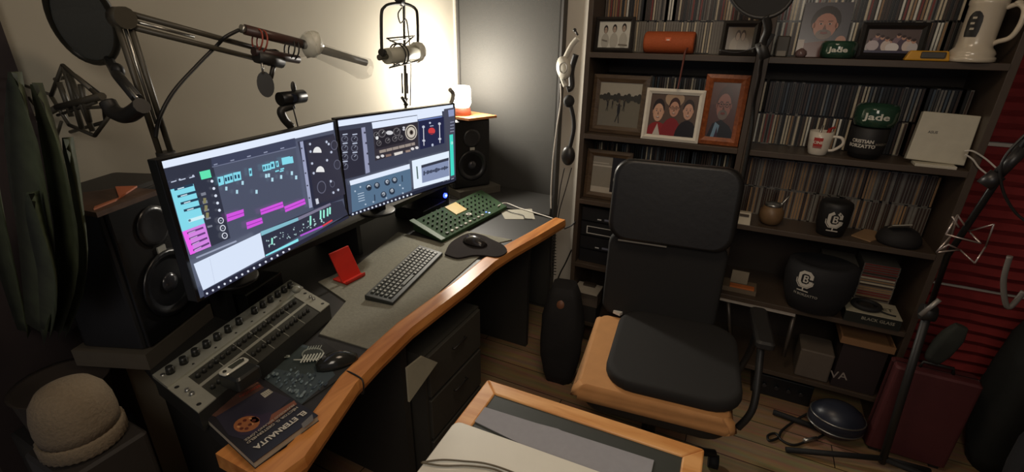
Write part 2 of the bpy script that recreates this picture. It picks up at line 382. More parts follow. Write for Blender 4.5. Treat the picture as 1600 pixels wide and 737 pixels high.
def face(f, x, y, rx, ry, skin, hair, glasses=False, beard=False, smile=True):
    f.ell(x, y+ry*.34, rx*1.16, ry*1.02, hair).ell(x, y-ry*.05, rx, ry*.92, skin).ell(x-rx*.98, y, rx*.14, ry*.2, skin, 0).ell(x+rx*.98, y, rx*.14, ry*.2, skin, 0)
    dk = tuple(int(v*.6) for v in skin)
    if beard: f.ell(x, y-ry*.62, rx*.7, ry*.36, (120, 106, 98))
    for s in (-1, 1):
        f.ell(x+s*rx*.38, y+ry*.12, rx*.17, ry*.06, (186, 168, 156)).ell(x+s*rx*.38, y+ry*.12, rx*.08, ry*.07, (34, 26, 24))
        f.line((x+s*rx*.2, y+ry*.3), (x+s*rx*.6, y+ry*.32), ry*.05, tuple((a_+b_)//2 for a_, b_ in zip(skin, hair)))
        if glasses:
            f.ell(x+s*rx*.42, y+ry*.1, rx*.3, ry*.2, (44, 34, 34)).ell(x+s*rx*.42, y+ry*.1, rx*.24, ry*.15, skin).ell(x+s*rx*.4, y+ry*.11, rx*.1, ry*.08, (34, 26, 24))
    if glasses: f.line((x-rx*.15, y+ry*.13), (x+rx*.15, y+ry*.13), ry*.05, (44, 34, 34)).line((x-rx*.7, y+ry*.14), (x-rx*.98, y+ry*.18), ry*.05, (44, 34, 34), 0).line((x+rx*.7, y+ry*.14), (x+rx*.98, y+ry*.18), ry*.05, (44, 34, 34), 0)
    f.poly([(x-rx*.02, y+ry*.1), (x-rx*.15, y-ry*.25), (x+rx*.15, y-ry*.25)], dk)
    f.ell(x, y-ry*.52, rx*.32, ry*.09, (120, 60, 54))
    if smile: f.ell(x, y-ry*.5, rx*.26, ry*.045, (232, 224, 212))
    if beard: f.ell(x, y-ry*.37, rx*.4, ry*.08, (110, 98, 92))
def d_family(f, w, h):
    f.rect(0, 0, w, h, (96, 78, 66)).ell(w*.5, h*.9, w*.2, h*.2, (178, 150, 122))
    f.ell(w*.2, -h*.0, w*.24, h*.32, (150, 44, 44)).ell(w*.5, -h*.0, w*.22, h*.44, (138, 40, 42)).ell(w*.83, -h*.02, w*.24, h*.42, (34, 30, 32))
    f.poly([(w*.12, 0), (w*.2, h*.28), (w*.28, 0)], (200, 190, 180))
    face(f, w*.19, h*.56, w*.11, h*.24, (214, 168, 140), (46, 36, 32)); face(f, w*.52, h*.66, w*.10, h*.2, (198, 150, 126), (70, 44, 38), True); face(f, w*.82, h*.62, w*.10, h*.21, (206, 160, 136), (52, 42, 38))
    f.rect(0, -h*.0, w, .0008, (90, 80, 70))
def clipd(fn): return fn
def d_man(f, w, h):
    f.rect(0, 0, w, h, (88, 60, 56)).rect(0, h*.6, w*.5, h*.4, (98, 68, 62))
    f.poly([(w*.05, 0), (w*.2, h*.25), (w*.5, h*.33), (w*.85, h*.22), (w, h*.1), (w, 0)], (34, 34, 40))
    f.poly([(w*.2, 0), (w*.3, h*.28), (w*.48, h*.22), (w*.42, 0)], (120, 150, 172)).poly([(w*.33, 0), (w*.4, h*.2), (w*.46, 0)], (60, 40, 60))
    face(f, w*.52, h*.58, w*.26, h*.26, (158, 108, 96), (82, 62, 58), True, True, False)
def d_portrait(f, w, h):
    f.rect(0, 0, w, h, (88, 86, 92)).poly([(0, 0), (w*.1, h*.25), (w*.5, h*.3), (w, h*.28), (w, 0)], (96, 52, 44)).ell(w*.88, h*.3, w*.11, h*.1, (188, 140, 120)).rect(0, h*.02, w*.14, h*.3, (164, 150, 138))
    f.ell(w*.5, h*.66, w*.31, h*.28, (46, 38, 38)); face(f, w*.5, h*.58, w*.24, h*.26, (176, 122, 102), (46, 38, 38), False, True, False)
def d_group(f, w, h):
    f.rect(0, 0, w, h, (92, 76, 72))
    g = random.Random(3)
    for i in range(9):
        x, y = w*(.1+.1*i), h*(.5+.22*((i*3) % 4)/3)
        f.ell(x, y-h*.28, w*.1, h*.24, [(196, 190, 188), (126, 104, 112), (84, 70, 84), (206, 190, 180)][i % 4]).ell(x, y, w*.042, h*.1, (190, 146, 124)).ell(x, y+h*.05, w*.04, h*.06, (58, 42, 38))
    f.ell(w*.14, h*.3, w*.12, h*.22, (190, 178, 180)).ell(w*.52, h*.22, w*.13, h*.2, (222, 216, 212)).rect(0, 0, w, h*.1, (64, 60, 80))
def d_desk(f, w, h):
    f.rect(0, 0, w, h, (142, 136, 122)).rect(0, h*.72, w, h*.04, (186, 180, 166)).rect(0, h*.8, w*.5, h*.03, (176, 170, 156)).rect(0, 0, w, h*.16, (186, 178, 162)).rect(w*.6, h*.05, w*.4, h*.95, (34, 32, 32))
    f.ell(w*.78, h*.4, w*.1, h*.12, (204, 198, 186)).ell(w*.85, h*.72, w*.06, h*.08, (190, 184, 170)).poly([(w*.7, h*.5), (w*.95, h*.6), (w*.86, h*.66)], (210, 205, 190))
fb = mat((38, 34, 31), .4); fdw = wood((70, 54, 40), (96, 78, 58), .4, 'X', 30); fow = wood((128, 66, 34), (168, 94, 52), .35, 'Y', 30); fwh = mat((226, 220, 206), .4)
pframe(((922, 50), (991, 50), (960, 27)), 2.155, Z1, 'small black frame with a pale photo of three people, top left shelf', fb, .017, d_three)
pframe(((1127, 60), (1197, 60), (1160, 33)), 2.15, Z1, 'black frame with a faded couple photo beside the shelf divider', fb, .02, d_couple)
pframe(((1250, 50), (1326, 50), (1290, 3)), 2.235, Z1, 'unframed portrait photo of a bearded man leaning on the top right shelf', fb, 0, d_portrait, name='photo_print', lean=9)
pframe(((1341, 70), (1446, 70), (1400, 36)), 2.17, Z1, 'black frame with a group photo beside the yellow tape measure', mat((28, 26, 26), .35), .02, d_group)
pframe(((908, 160), (1012, 160), (960, 117)), 2.185, Z2, 'wide dark wood frame with a picture of players on a field', fdw, .032, d_field)
pframe(((1007, 170), (1099, 170), (1050, 139)), 2.135, Z2, 'white frame with a photo of three smiling faces', fwh, .022, d_family)
pframe(((1096, 170), (1186, 170), (1140, 117)), 2.155, Z2, 'orange wood portrait frame with a man in glasses and suit', fow, .03, d_man)
pframe(((902, 275), (985, 275), (930, 233)), 2.17, Z3, 'brown wood frame partly hidden behind the office chair backrest', fdw, .03, d_desk)

# ------------------------------------------------------------------ shelf objects
# orange portable speaker
a, b = P(1008, 66, y=2.19), P(1086, 66, y=2.19); rad = .042; L = b.x-a.x
c0 = Vector(((a.x+b.x)/2, 2.19, Z1+rad+.001))
t = thing('portable_speaker', (c0.x, c0.y, Z1), 'orange cylindrical fabric speaker on the top left shelf', 'speaker')
m = MB(); om = mat((176, 84, 40), .75, var=.2, scale=200, bump=.3)
m.rings([[(c0.x+L/2*s, c0.y+rad*k*math.cos(a_), c0.z+rad*k*math.sin(a_)) for a_ in [2*math.pi*i/24 for i in range(24)]] for s, k in ((-1, .86), (-.97, .95), (-.9, 1), (0, 1), (.9, 1), (.97, .95), (1, .86))], om); m.build('body', t)
for s in (-1, 1):
    m = MB(); m.cyl((c0.x+s*(L/2-.001), c0.y, c0.z), (c0.x+s*(L/2+.002), c0.y, c0.z), .033, mat((96, 44, 24), .6)); m.build('bass_cap', t)
m = MB(); m.box((c0.x, c0.y-rad-.0005, c0.z+.012), (.022, .003, .014), mat((220, 110, 60), .4)); m.box((c0.x, c0.y-rad-.0025, c0.z+.010), (.012, .002, .004), WHITE); m.build('badge', t)
m = MB(); m.tube(spline([(c0.x+L/2-.02, 2.145, c0.z-.02), (c0.x+L/2-.022, 2.108, Z1+.01), (c0.x+L/2-.024, 2.108, Z1-.03), (c0.x+L/2-.03, 2.108, Z1-.13)]), .0035, mat((112, 62, 52), .7), 6); m.build('carry_strap', t)

def mug(cx, cy, z, r, h, mm, prof=None, name='mug', label='', cat='mug', hr=.028, side=1):
    t = thing(name, (cx, cy, z), label, cat)
    m = MB(); pr = prof or [(r*.72, 0), (r*.8, .004), (r*.93, h*.3), (r, h*.65), (r*1.04, h), (r*.97, h), (r*.9, h*.6), (r*.7, .008)]
    m.lathe(pr, mm, (cx, cy, z+.0005)); m.build('body', t)
    return t
# white mug with red square
mc = P(1279, 228, y=2.165); r = .039; h = .088
t = mug(mc.x, 2.165, Z2, r, h, mat((214, 206, 190), .25), label='white mug with a red square print and a red pen', cat='mug')
m = MB(); m.tube(spline([(mc.x+r*.95, 2.155, Z2+h*.82), (mc.x+r+.026, 2.15, Z2+h*.80), (mc.x+r+.034, 2.15, Z2+h*.55), (mc.x+r+.012, 2.152, Z2+h*.28), (mc.x+r*.85, 2.155, Z2+h*.22)]), .0055, mat((214, 206, 190), .25), 8); m.build('handle', t)
def wrap(mb, s, size, cx, cy, cz, r, ang, mt, bold=0, sx=1, off=.0006, sy=1):
    vs, fs = text_faces(s, size, bold)
    V = []
    for v in vs:
        a_ = ang+v.x*sx/r; V.append(mb.v((cx+(r+off)*math.sin(a_), cy-(r*sy+off)*math.cos(a_), cz+v.y)))
    for f in fs: mb.face([V[i] for i in f], mt)
def wrap_patch(mb, cx, cy, z0, z1, r, a0, a1, mt, off=.0004, n=8):
    mb.rings([[(cx+(r+off)*math.sin(a0+(a1-a0)*i/n), cy-(r+off)*math.cos(a0+(a1-a0)*i/n), z) for i in range(n+1)] for z in (z0, z1)], mt, caps=False, closed=False)
m = MB(); wrap_patch(m, mc.x, 2.165, Z2+.035, Z2+.068, r*1.0, -.62, .15, mat((168, 48, 40), .4), off=.0012)
wrap_patch(m, mc.x, 2.165, Z2+.030, Z2+.033, r*.985, -.62, .15, mat((168, 48, 40), .4), off=.0014)
wrap(m, 'CINE', .014, mc.x, 2.165, Z2+.050, r, -.22, mat((232, 224, 208), .4), .0003, off=.0022); m.build('print', t)
o = MB(); o.cyl((mc.x-.01, 2.165, Z2+.012), (mc.x-.004, 2.162, Z2+h+.022), .004, STEEL); tag(o.build('pen'), 'steel pen standing in the white mug', 'pen')
o = MB(); o.cyl((mc.x+.008, 2.17, Z2+.012), (mc.x+.024, 2.165, Z2+h+.012), .007, mat((150, 40, 34), .4)); o.cyl((mc.x+.024, 2.165, Z2+h+.012), (mc.x+.038, 2.163, Z2+h+.018), .004, mat((150, 40, 34), .4)); tag(o.build('lighter'), 'red lighter tube sticking out of the white mug', 'lighter')

# emblem: letter C round a letter B over a microphone foot
def emblem(mb, cx, cy, cz, r, ang, s, mt, dk, sy=1):
    k = s/.03
    def put(px, pz, off): a_ = ang+px*k/r; return (cx+(r+off)*math.sin(a_), cy-(r*sy+off)*math.cos(a_), cz+pz*k)
    def strip(pts, w):
        for (x0, z0), (x1, z1) in zip(pts, pts[1:]):
            dx, dz = x1-x0, z1-z0; l_ = math.hypot(dx, dz) or 1; nx, nz = -dz/l_*w/2, dx/l_*w/2; ex, ez = dx/l_*w*.25, dz/l_*w*.25
            mb.poly([put(x0-nx-ex, z0-nz-ez, .0012), put(x1-nx+ex, z1-nz+ez, .0012), put(x1+nx+ex, z1+nz+ez, .0012), put(x0+nx-ex, z0+nz-ez, .0012)], mt)
    C = [(.011, .008), (.011, .014), (.006, .019), (-.004, .019), (-.010, .014), (-.010, -.002), (-.005, -.008), (.005, -.008), (.011, -.003), (.011, .001)]
    strip(C, .006)
    strip([(-.0015, .012), (-.0015, -.001)], .0028); strip([(-.0015, .012), (.004, .012), (.005, .009), (.003, .0065), (-.0015, .0062)], .0024); strip([(.003, .0062), (.0055, .003), (.004, -.0005), (-.0015, -.0008)], .0024)
    strip([(-.0155, .004), (-.0150, -.004), (-.008, -.0125), (.007, -.0125), (.0150, -.005), (.0155, .001)], .0018)
    strip([(0, -.0125), (0, -.020)], .0022); strip([(-.010, -.020), (.010, -.020)], .0022)

# black canister with green glass dish on top
kc = P(1350, 238, y=2.16); KX, KY = kc.x+.004, 2.185; r = .060
t = thing('canister', (KX, KY, Z2), 'black canister with white lettering beside the white mug', 'canister')
m = MB(); m.lathe([(r*.62, 0), (r*.7, .003), (r*.95, .03), (r, .06), (r, .112), (r*.94, .116), (r*.9, .112), (r*.85, .01)], mat((28, 27, 27), .6), (KX, KY, Z2+.0005)); m.build('body', t)
m = MB(); lt = mat((196, 190, 178), .5)
wrap(m, 'CRISTIAN', .0165, KX, KY, Z2+.068, r, -.42, lt, .0007); wrap(m, 'BORZATTO', .0165, KX, KY, Z2+.051, r, -.42, lt, .0007)
wrap(m, 'BORZATTO', .010, KX, KY, Z2+.060, r, .72, mat((120, 112, 100), .5), .0003); m.build('lettering', t)
gr = mat((52, 84, 66), .08, var=.1, trans=.35); grw = mat((206, 204, 190), .3)
def dish(cx, cy, z, w_, h_, label, tilt=0, ry=.8):
    t = thing('glass_ashtray', (cx, cy, z), label, 'ashtray')
    m = MB(); m.M = Matrix.Translation((cx, cy, z+.0005))
    m.lathe([(w_*.38, 0), (w_*.46, .003), (w_*.5, h_*.3), (w_*.5, h_*.8), (w_*.44, h_), (w_*.36, h_*.96), (w_*.3, h_*.4), (.001, h_*.3)], gr, sy=ry); m.build('bowl', t)
    m = MB(); wrap(m, 'Jade', h_*.40, cx, cy, z+h_*.5, w_*.5*ry, -.1, grw, .0008, sx=1.5); m.build('lettering', t)
    return t
dish(KX+.004, KY, Z2+.1175, .135, .078, 'dark green glass dish sitting on top of the black canister', ry=1)
dd = P(1310, 80, y=2.15); dish(dd.x, 2.165, Z1, .112, .058, 'dark green glass ashtray in front of the portrait photo', ry=1)
# grey box and bits at left of portrait
q = P(1222, 75, y=2.17); m = MB(); m.box((q.x, 2.18, Z1+.037), (.045, .03, .072), mat((70, 66, 58), .5), bev=.006); m.box((q.x, 2.163, Z1+.012), (.03, .006, .018), mat((130, 120, 104), .4)); tag(m.build('lighter_box'), 'small grey box standing beside the portrait photo', 'box')
q = P(1251, 85, y=2.15); m = MB(); m.lathe([(.014, 0), (.02, .01), (.017, .022), (.006, .03), (.001, .032)], mat((110, 88, 84), .2), (q.x, 2.15, Z1+.0005)); tag(m.build('trinket'), 'small shiny trinket below the portrait photo', 'trinket')
# yellow tape measure
q = P(1457, 90, y=2.12)
t = thing('tape_measure', (q.x, 2.14, Z1), 'yellow and grey tape measure beside the beer stein', 'tape measure')
m = MB(); Mx = Matrix.Translation((q.x-.012, 2.135, Z1+.001)); m.M = Mx
m.hexa([(-.062, -.015, 0), (.06, -.015, 0), (.06, .015, 0), (-.062, .015, 0)], [(-.050, -.013, .031), (.052, -.013, .031), (.052, .013, .031), (-.050, .013, .031)], mat((206, 150, 34), .45)); m.build('case', t, bevel=.004)
m = MB(); m.M = Mx; m.box((.012, -.0165, .018), (.066, .003, .02), mat((76, 74, 68), .5), bev=.004); m.build('grip', t)
# beer stein
q = P(1522, 98, y=2.155); SX, SY = min(q.x-.015, .615), 2.155; r = .05; H = .205
cer = mat((206, 194, 172), .2, var=.05, coat=.3)
t = thing('beer_stein', (SX, SY, Z1), 'tall cream ceramic beer stein with a black print and curved handle', 'stein')
m = MB(); m.lathe([(.060, 0), (.064, .004), (.064, .014), (.058, .018), (.060, .026), (.056, .034), (.0475, .044), (.046, .06), (.046, .165), (.049, .17), (.049, .182), (.045, .184), (.043, .18), (.042, .03), (.001, .02)], cer, (SX, SY, Z1+.0005)); m.build('body', t)
m = MB(); m.tube(spline([(SX+.040, SY-.02, Z1+.160), (SX+.060, SY-.035, Z1+.168), (SX+.074, SY-.048, Z1+.150), (SX+.076, SY-.05, Z1+.11), (SX+.066, SY-.045, Z1+.075), (SX+.044, SY-.028, Z1+.062), (SX+.034, SY-.018, Z1+.052)]), .0075, cer, 10); m.ell((SX+.060, SY-.035, Z1+.172), (.012, .008, .008), cer); m.build('handle', t)
m = MB(); bkp = mat((32, 30, 28), .4)
m.rings([[(SX+.0466*math.sin(-.72+w_*u), SY-.0466*math.cos(-.72+w_*u), z) for u in (-1, -.6, -.2, .2, .6, 1)] for z, w_ in ((Z1+.075, .36), (Z1+.09, .42), (Z1+.12, .44), (Z1+.135, .40), (Z1+.145, .26), (Z1+.150, .12))], bkp, caps=False, closed=False)
for z_, a_, b_ in ((.128, -.86, -.62), (.112, -.9, -.66), (.096, -.84, -.6)): wrap_patch(m, SX, SY, Z1+z_, Z1+z_+.006, .0472, a_, b_, mat((190, 180, 160), .4))
m.build('print', t)
# clear glass bowl on the second row above stein is outside the frame apart from its foot: glass jar behind
m = MB(); m.lathe([(.02, 0), (.045, .02), (.05, .06), (.046, .10), (.044, .10), (.047, .06), (.001, .006)], glass((150, 145, 135)), (SX+.0, SY, Z1+.187)); tag(m.build('glass_jar'), 'small clear glass jar standing on top of the beer stein', 'jar')

# white square router box
a, b = P(1410, 245, y=2.14), P(1518, 250, y=2.14); W = (b.x-a.x)*.88
t = thing('router', ((a.x+b.x)/2, 2.16, Z2), 'white square router box standing at a slant on its flat base', 'router')
Q = Matrix.Translation(((a.x+b.x)/2+.002, 2.165, Z2+.012)) @ Matrix.Rotation(R(2), 4, 'Y') @ Matrix.Rotation(R(-10), 4, 'X')
m = MB(); m.M = Q; m.hexa([(-W/2, -.014, .0), (W/2, -.014, 0), (W/2, .014, 0), (-W/2, .014, 0)], [(-W/2+.008, -.014, .168), (W/2-.0, -.014, .168), (W/2-.0, .014, .168), (-W/2+.008, .014, .168)], mat((196, 190, 170), .4)); m.build('body', t, bevel=.003)
m = MB(); m.box(((a.x+b.x)/2, 2.145, Z2+.006), (W*.7, .06, .011), mat((200, 194, 176), .4)); m.build('base_plate', t, bevel=.002)
fl = Flat(Q @ Vector((-W/2, -.0146, 0)), (1, 0, 0), (0, math.sin(R(10)), math.cos(R(10)))); fl.text('ASUS', .055, .098, .012, (90, 86, 80), 0, .0003); fl.build('lettering', t)
# white cables right of router
p_ = [P(1507, 236, y=2.112), P(1520, 236, y=2.108), P(1540, 248, y=2.105), P(1556, 262, y=2.1)]
m = MB(); m.tube(spline(p_), .003, WCAB, 6); tag(m.build('white_cable'), 'upper white cable running from the router to the right', 'cable')
p_ = [P(1508, 241, y=2.112), P(1520, 249, y=2.108), P(1530, 262, y=2.105), P(1548, 276, y=2.1)]
m = MB(); m.tube(spline(p_), .003, WCAB, 6); tag(m.build('white_cable'), 'lower white cable drooping from the router', 'cable')

# third shelf
q = P(1162, 340, y=2.135); t = thing('card_box', (q.x, 2.135, Z3), 'small white box beside the shelf divider on the third shelf', 'box')
m = MB(); m.hexa([(q.x-.028, 2.115, Z3+.001), (q.x+.028, 2.115, Z3+.001), (q.x+.028, 2.155, Z3+.001), (q.x-.028, 2.155, Z3+.001)], [(q.x-.025, 2.125, Z3+.05), (q.x+.025, 2.125, Z3+.05), (q.x+.025, 2.15, Z3+.05), (q.x-.025, 2.15, Z3+.05)], mat((196, 186, 164), .5)); m.build('body', t)
m = MB(); m.box((q.x, 2.120, Z3+.040), (.036, .004, .010), mat((80, 70, 60), .5)); m.build('window', t)
q = P(1203, 345, y=2.17); GX, GY = q.x, 2.18
t = thing('gourd_cup', (GX, GY, Z3), 'round tan gourd cup with a metal rim and straw', 'cup')
m = MB(); m.lathe([(.022, 0), (.038, .010), (.047, .035), (.045, .06), (.034, .078), (.028, .082), (.026, .078), (.03, .06), (.001, .03)], mat((118, 92, 64), .45, var=.3), (GX, GY, Z3+.0005)); m.build('bowl', t)
m = MB(); m.lathe([(.029, .078), (.032, .080), (.032, .090), (.029, .092), (.027, .088)], STEEL, (GX, GY, Z3)); m.build('rim', t)
m = MB(); m.cyl((GX, GY, Z3+.04), (GX+.05, GY-.01, Z3+.135), .0032, STEEL); m.cyl((GX+.026, GY-.005, Z3+.09), (GX+.032, GY-.006, Z3+.10), .007, STEEL); m.build('straw', t)
q = P(1297, 360, y=2.16); BX, BYY = q.x, 2.17; r = .058
t = thing('tumbler', (BX, BYY, Z3), 'black tumbler with the white letter emblem on the third shelf', 'cup')
m = MB(); m.lathe([(r*.70, 0), (r*.8, .004), (r*.97, .05), (r, .12), (r*.95, .134), (r*.8, .14), (.001, .141)], mat((26, 25, 25), .55), (BX, BYY, Z3+.0005)); m.build('body', t)
m = MB(); emblem(m, BX, BYY, Z3+.068, r*.98, -.05, .055, lt, BLACK); m.build('emblem', t)
for pp, lb in (([(1330, 368), (1352, 358), (1368, 362), (1378, 372), (1360, 378)], 'folded tan paper scrap lying between tumbler and dark cap'),):
    m = MB(); pts = [P(*x, z=Z3+.002) for x in pp]; m.slab(pts, Z3+.001, Z3+.006, mat((150, 118, 84), .8)); tag(m.build('paper_scrap'), lb, 'paper')
q = P(1405, 378, y=2.16); t = thing('beanie', (q.x, 2.18, Z3), 'black rounded beanie with a grey card on top, third shelf', 'cap')
m = MB(); m.lathe([(.060, 0), (.066, .012), (.064, .03), (.052, .052), (.03, .066), (.001, .07)], mat((30, 28, 28), .8), (q.x, 2.18, Z3+.0005), sx=1.1); m.build('crown', t)
m = MB(); m.box((q.x-.018, 2.145, Z3+.080), (.06, .05, .004), mat((150, 146, 134), .6), rot=Matrix.Rotation(R(-28), 4, 'X') @ Matrix.Rotation(R(-12), 4, 'Y')); tag(m.build('card'), 'grey card resting on the black rounded beanie', 'card')

# fourth shelf: black bag with emblem, papers, silver tray, boxes
q = P(1268, 488, y=2.12); BX, BYY = q.x, 2.155; r = .125
t = thing('fabric_bag', (BX, BYY, Z4), 'large black fabric bag with a white letter emblem on the fourth shelf', 'bag')
m = MB(); m.lathe([(r*.55, 0), (r*.75, .01), (r*.98, .08), (r*1.05, .16), (r, .215), (r*.86, .222), (r*.6, .20), (.001, .19)], mat((27, 27, 30), .8, bump=.6, scale=14), (BX, BYY, Z4+.0005), sy=.8); m.build('pouch', t)
m = MB(); emblem(m, BX, BYY-.0, Z4+.158, r*1.062, -.50, .062, lt, BLACK, .8); wrap(m, 'N BORZATTO', .014, BX, BYY, Z4+.100, r*1.03, -.40, mat((150, 146, 136), .5), .0004, off=.003, sy=.8); m.build('emblem', t)
pts = [P(*x, z=Z4-.0+.001) for x in [(1132, 452), (1180, 462), (1176, 446), (1136, 440)]]
m = MB(); q = P(1155, 448, z=Z4+.02); m.box((q.x, 2.2, Z4+.012), (.14, .09, .022), mat((120, 104, 84), .6)); tag(m.build('paper_stack'), 'low stack of papers left on the fourth shelf', 'papers')
m = MB(); m.box((q.x+.01, 2.17, Z4+.0275), (.10, .03, .008), mat((196, 110, 56), .6)); tag(m.build('notebook'), 'orange edged notebook on top of the paper stack', 'notebook')
m = MB(); m.box((q.x-.005, 2.21, Z4+.055), (.07, .006, .06), mat((150, 140, 120), .6)); tag(m.build('note_card'), 'pale card standing behind the orange notebook', 'card')
a, b = P(1128, 462, y=2.05), P(1243, 488, y=2.05)
a, b = P(1125, 464, z=.47), P(1243, 490, z=.47)
t = thing('slide_out_tray', ((a.x+b.x)/2, (a.y+b.y)/2+.08, .455), 'dark slide out tray with a bright silver front edge', 'tray')
d_ = (b-a); d_.z = 0; n_ = Vector((-d_.y, d_.x, 0)).normalized()
m = MB(); m.slab([a, b, b+n_*.12, a+n_*.12], .455, .468, DARK); m.build('tray_board', t)
m = MB(); m.slab([a-n_*.006, b-n_*.006, b, a], .458, .472, mat((210, 204, 192), .3, .3)); m.build('front_edge', t)
m = MB()
m.tube([b+n_*.02+Vector((0, 0, -.016)), P(1224, 556, y=b.y)], .009, mat((90, 84, 78), .4, .5), 8); m.build('support_leg', t)
m = MB(); m.tube([a+d_*.12+n_*.02+Vector((0, 0, -.016)), P(1128, 525, y=a.y)+d_*.12], .009, mat((90, 84, 78), .4, .5), 8); m.build('support_leg', t)
# cylinder-ring headphones on the boxed product
a, b, c_ = P(1316, 470, z=Z4+.052), P(1320, 490, z=Z4+.052), P(1412, 502, z=Z4+.052)
bx0, bx1 = P(1322, 487, y=2.10).x, P(1412, 502, y=2.10).x; cxb = (bx0+bx1)/2; ht = max(P(1366, 495, y=2.11).z, Z4+.049)
t = thing('product_box', (cxb, 2.18, ht-.045), 'flat cream topped box with a dark lettered side, right of the bag', 'box')
m = MB(); m.box((cxb, 2.175, ht-.024), (bx1-bx0, .13, .045), mat((30, 34, 30), .5)); m.build('carton', t)
m = MB(); m.box((cxb, 2.175, ht), (bx1-bx0, .13, .003), mat((176, 170, 148), .5)); m.build('lid', t)
fl = Flat((bx0, 2.1098, ht-.045), (1, 0, 0), (0, 0, 1)); fl.text('BLACK GLASS', (bx1-bx0)*.60, .024, .018, (150, 146, 130), 0, .0003)
fl.build('side_lettering', t)
fl = Flat((bx0, 2.11, ht+.0018), (1, 0, 0), (0, 1, 0)); fl.text('JET', (bx1-bx0)*.78, .07, .035, (60, 58, 50), 0, .0006); fl.build('lid_lettering', t)
t = thing('headphones', (cxb-.02, 2.16, ht+.0015), 'black ring shaped headphones lying on the cream topped box', 'headphones')
m = MB(); m.tube([(cxb-.02+.045*math.cos(a_), 2.165+.04*math.sin(a_), ht+.014) for a_ in [2*math.pi*i/20 for i in range(20)]], .010, RUB, 8, closed=True); m.build('cushion', t)
m = MB(); m.lathe([(.034, 0), (.036, .01), (.02, .014), (.001, .015)], BLACK, (cxb-.02, 2.165, ht+.003)); m.build('cup', t)
m = MB(); m.tube(spline([(cxb+.02, 2.14, ht+.012), (cxb+.05, 2.135, ht+.006), (cxb+.075, 2.13, ht+.006)]), .003, RUB, 6); m.build('cord', t)
# fifth shelf
a, b = P(1317, 520, y=2.12), P(1398, 550, y=2.12)
t = thing('cardboard_tray', ((a.x+b.x)/2, 2.16, .30), 'open brown cardboard tray under the cream topped box', 'tray')
zc = a.z-.04; m = MB(); cb = mat((140, 104, 70), .7)
m.box(((a.x+b.x)/2, 2.2, zc), (b.x-a.x, .16, .006), cb); m.build('bottom', t)
m = MB(); m.box(((a.x+b.x)/2, 2.117, zc+.012), (b.x-a.x, .005, .030), cb); m.box((a.x+.003, 2.2, zc+.012), (.005, .16, .03), cb); m.box((b.x-.003, 2.2, zc+.012), (.005, .16, .03), cb); m.build('rim', t)
m = MB(); m.box(((a.x+b.x)/2, 2.2, (Z5+zc)/2-.001), (b.x-a.x-.03, .15, zc-Z5-.006), mat((44, 34, 34), .6)); o = m.build('storage_box'); tag(o, 'dark reddish storage box under the cardboard tray', 'box')
fl = Flat((a.x+.0, 2.1245, Z5+.03), (1, 0, 0), (0, 0, 1)); fl.text('VA', .035, .028, .05, (150, 140, 132), .1, .0004); o2 = fl.mb.build('lettering', o)
a, b = P(1252, 545, y=2.13), P(1305, 560, y=2.13)
m = MB(); m.box(((a.x+b.x)/2, 2.2, Z5+.071), (b.x-a.x, .14, .14), mat((98, 88, 78), .7), bev=.008); tag(m.build('grey_carton'), 'grey brown carton left of the cardboard tray', 'box')
# bottom drawers of the right bookcase: dark boxes under fifth shelf
a, b = P(1172, 610, y=2.16), P(1262, 640, y=2.16)
t = thing('audio_unit', ((a.x+b.x)/2, 2.25, .0), 'low black audio unit on the floor under the bookcase', 'audio unit')
m = MB(); m.box(((a.x+b.x)/2, 2.26, .055), (b.x-a.x, .2, .108), mat((24, 26, 28), .4), bev=.004); m.build('body', t)
for i in range(4):
    m = MB(); m.cyl((a.x+.05+.05*i, 2.16, .06), (a.x+.05+.05*i, 2.148, .06), .009, mat((70, 70, 72), .3, .6)); m.build('knob', t)
# dark rounded helmet-like bag with silver bands
q = P(1308, 660, z=.0); HX, HY = P(1308, 640, y=2.05).x, 2.02
t = thing('round_case', (HX, HY, 0), 'round blue black case with silver bands on the floor by the shelf', 'case')
m = MB(); m.ell((HX, HY, .082), (.105, .085, .080), mat((40, 44, 56), .35)); m.build('shell', t)
for zz, rr in ((.105, .100), (.06, .101)):
    m = MB(); m.tube([(HX+rr*math.cos(a_), HY+rr*.82*math.sin(a_), zz) for a_ in [2*math.pi*i/28 for i in range(28)]], .0035, STEEL, 6, closed=True); m.build('band', t)
# maroon box
pts = [P(1345, 688, z=0), P(1432, 720, z=0)]
A_, B_ = pts; dv = (B_-A_).normalized(); nv = Vector((-dv.y, dv.x, 0))
A_ = Vector((.66, 1.95, 0)); B_ = Vector((.93, 1.93, 0)); H_ = .40
t = thing('suitcase', (.80, 2.0, 0), 'tall maroon hard case standing on the floor beside the mic stand', 'case')
m = MB(); m.box((.80, 2.03, .215), (.26, .085, .40), mat((84, 38, 40), .6, var=.2), bev=.012); m.build('shell', t)
m = MB(); m.box((.80, 2.03, .215), (.266, .012, .406), mat((60, 28, 30), .5), bev=.012); m.build('seam_band', t)
m = MB(); m.tube([(.75, 2.03, .415), (.755, 2.03, .44), (.845, 2.03, .44), (.85, 2.03, .415)], .006, BLACK, 6); m.build('handle', t)
for x in (.70, .90):
    m = MB(); m.box((x, 2.03, .0075), (.03, .06, .015), BLACK); m.build('foot', t)

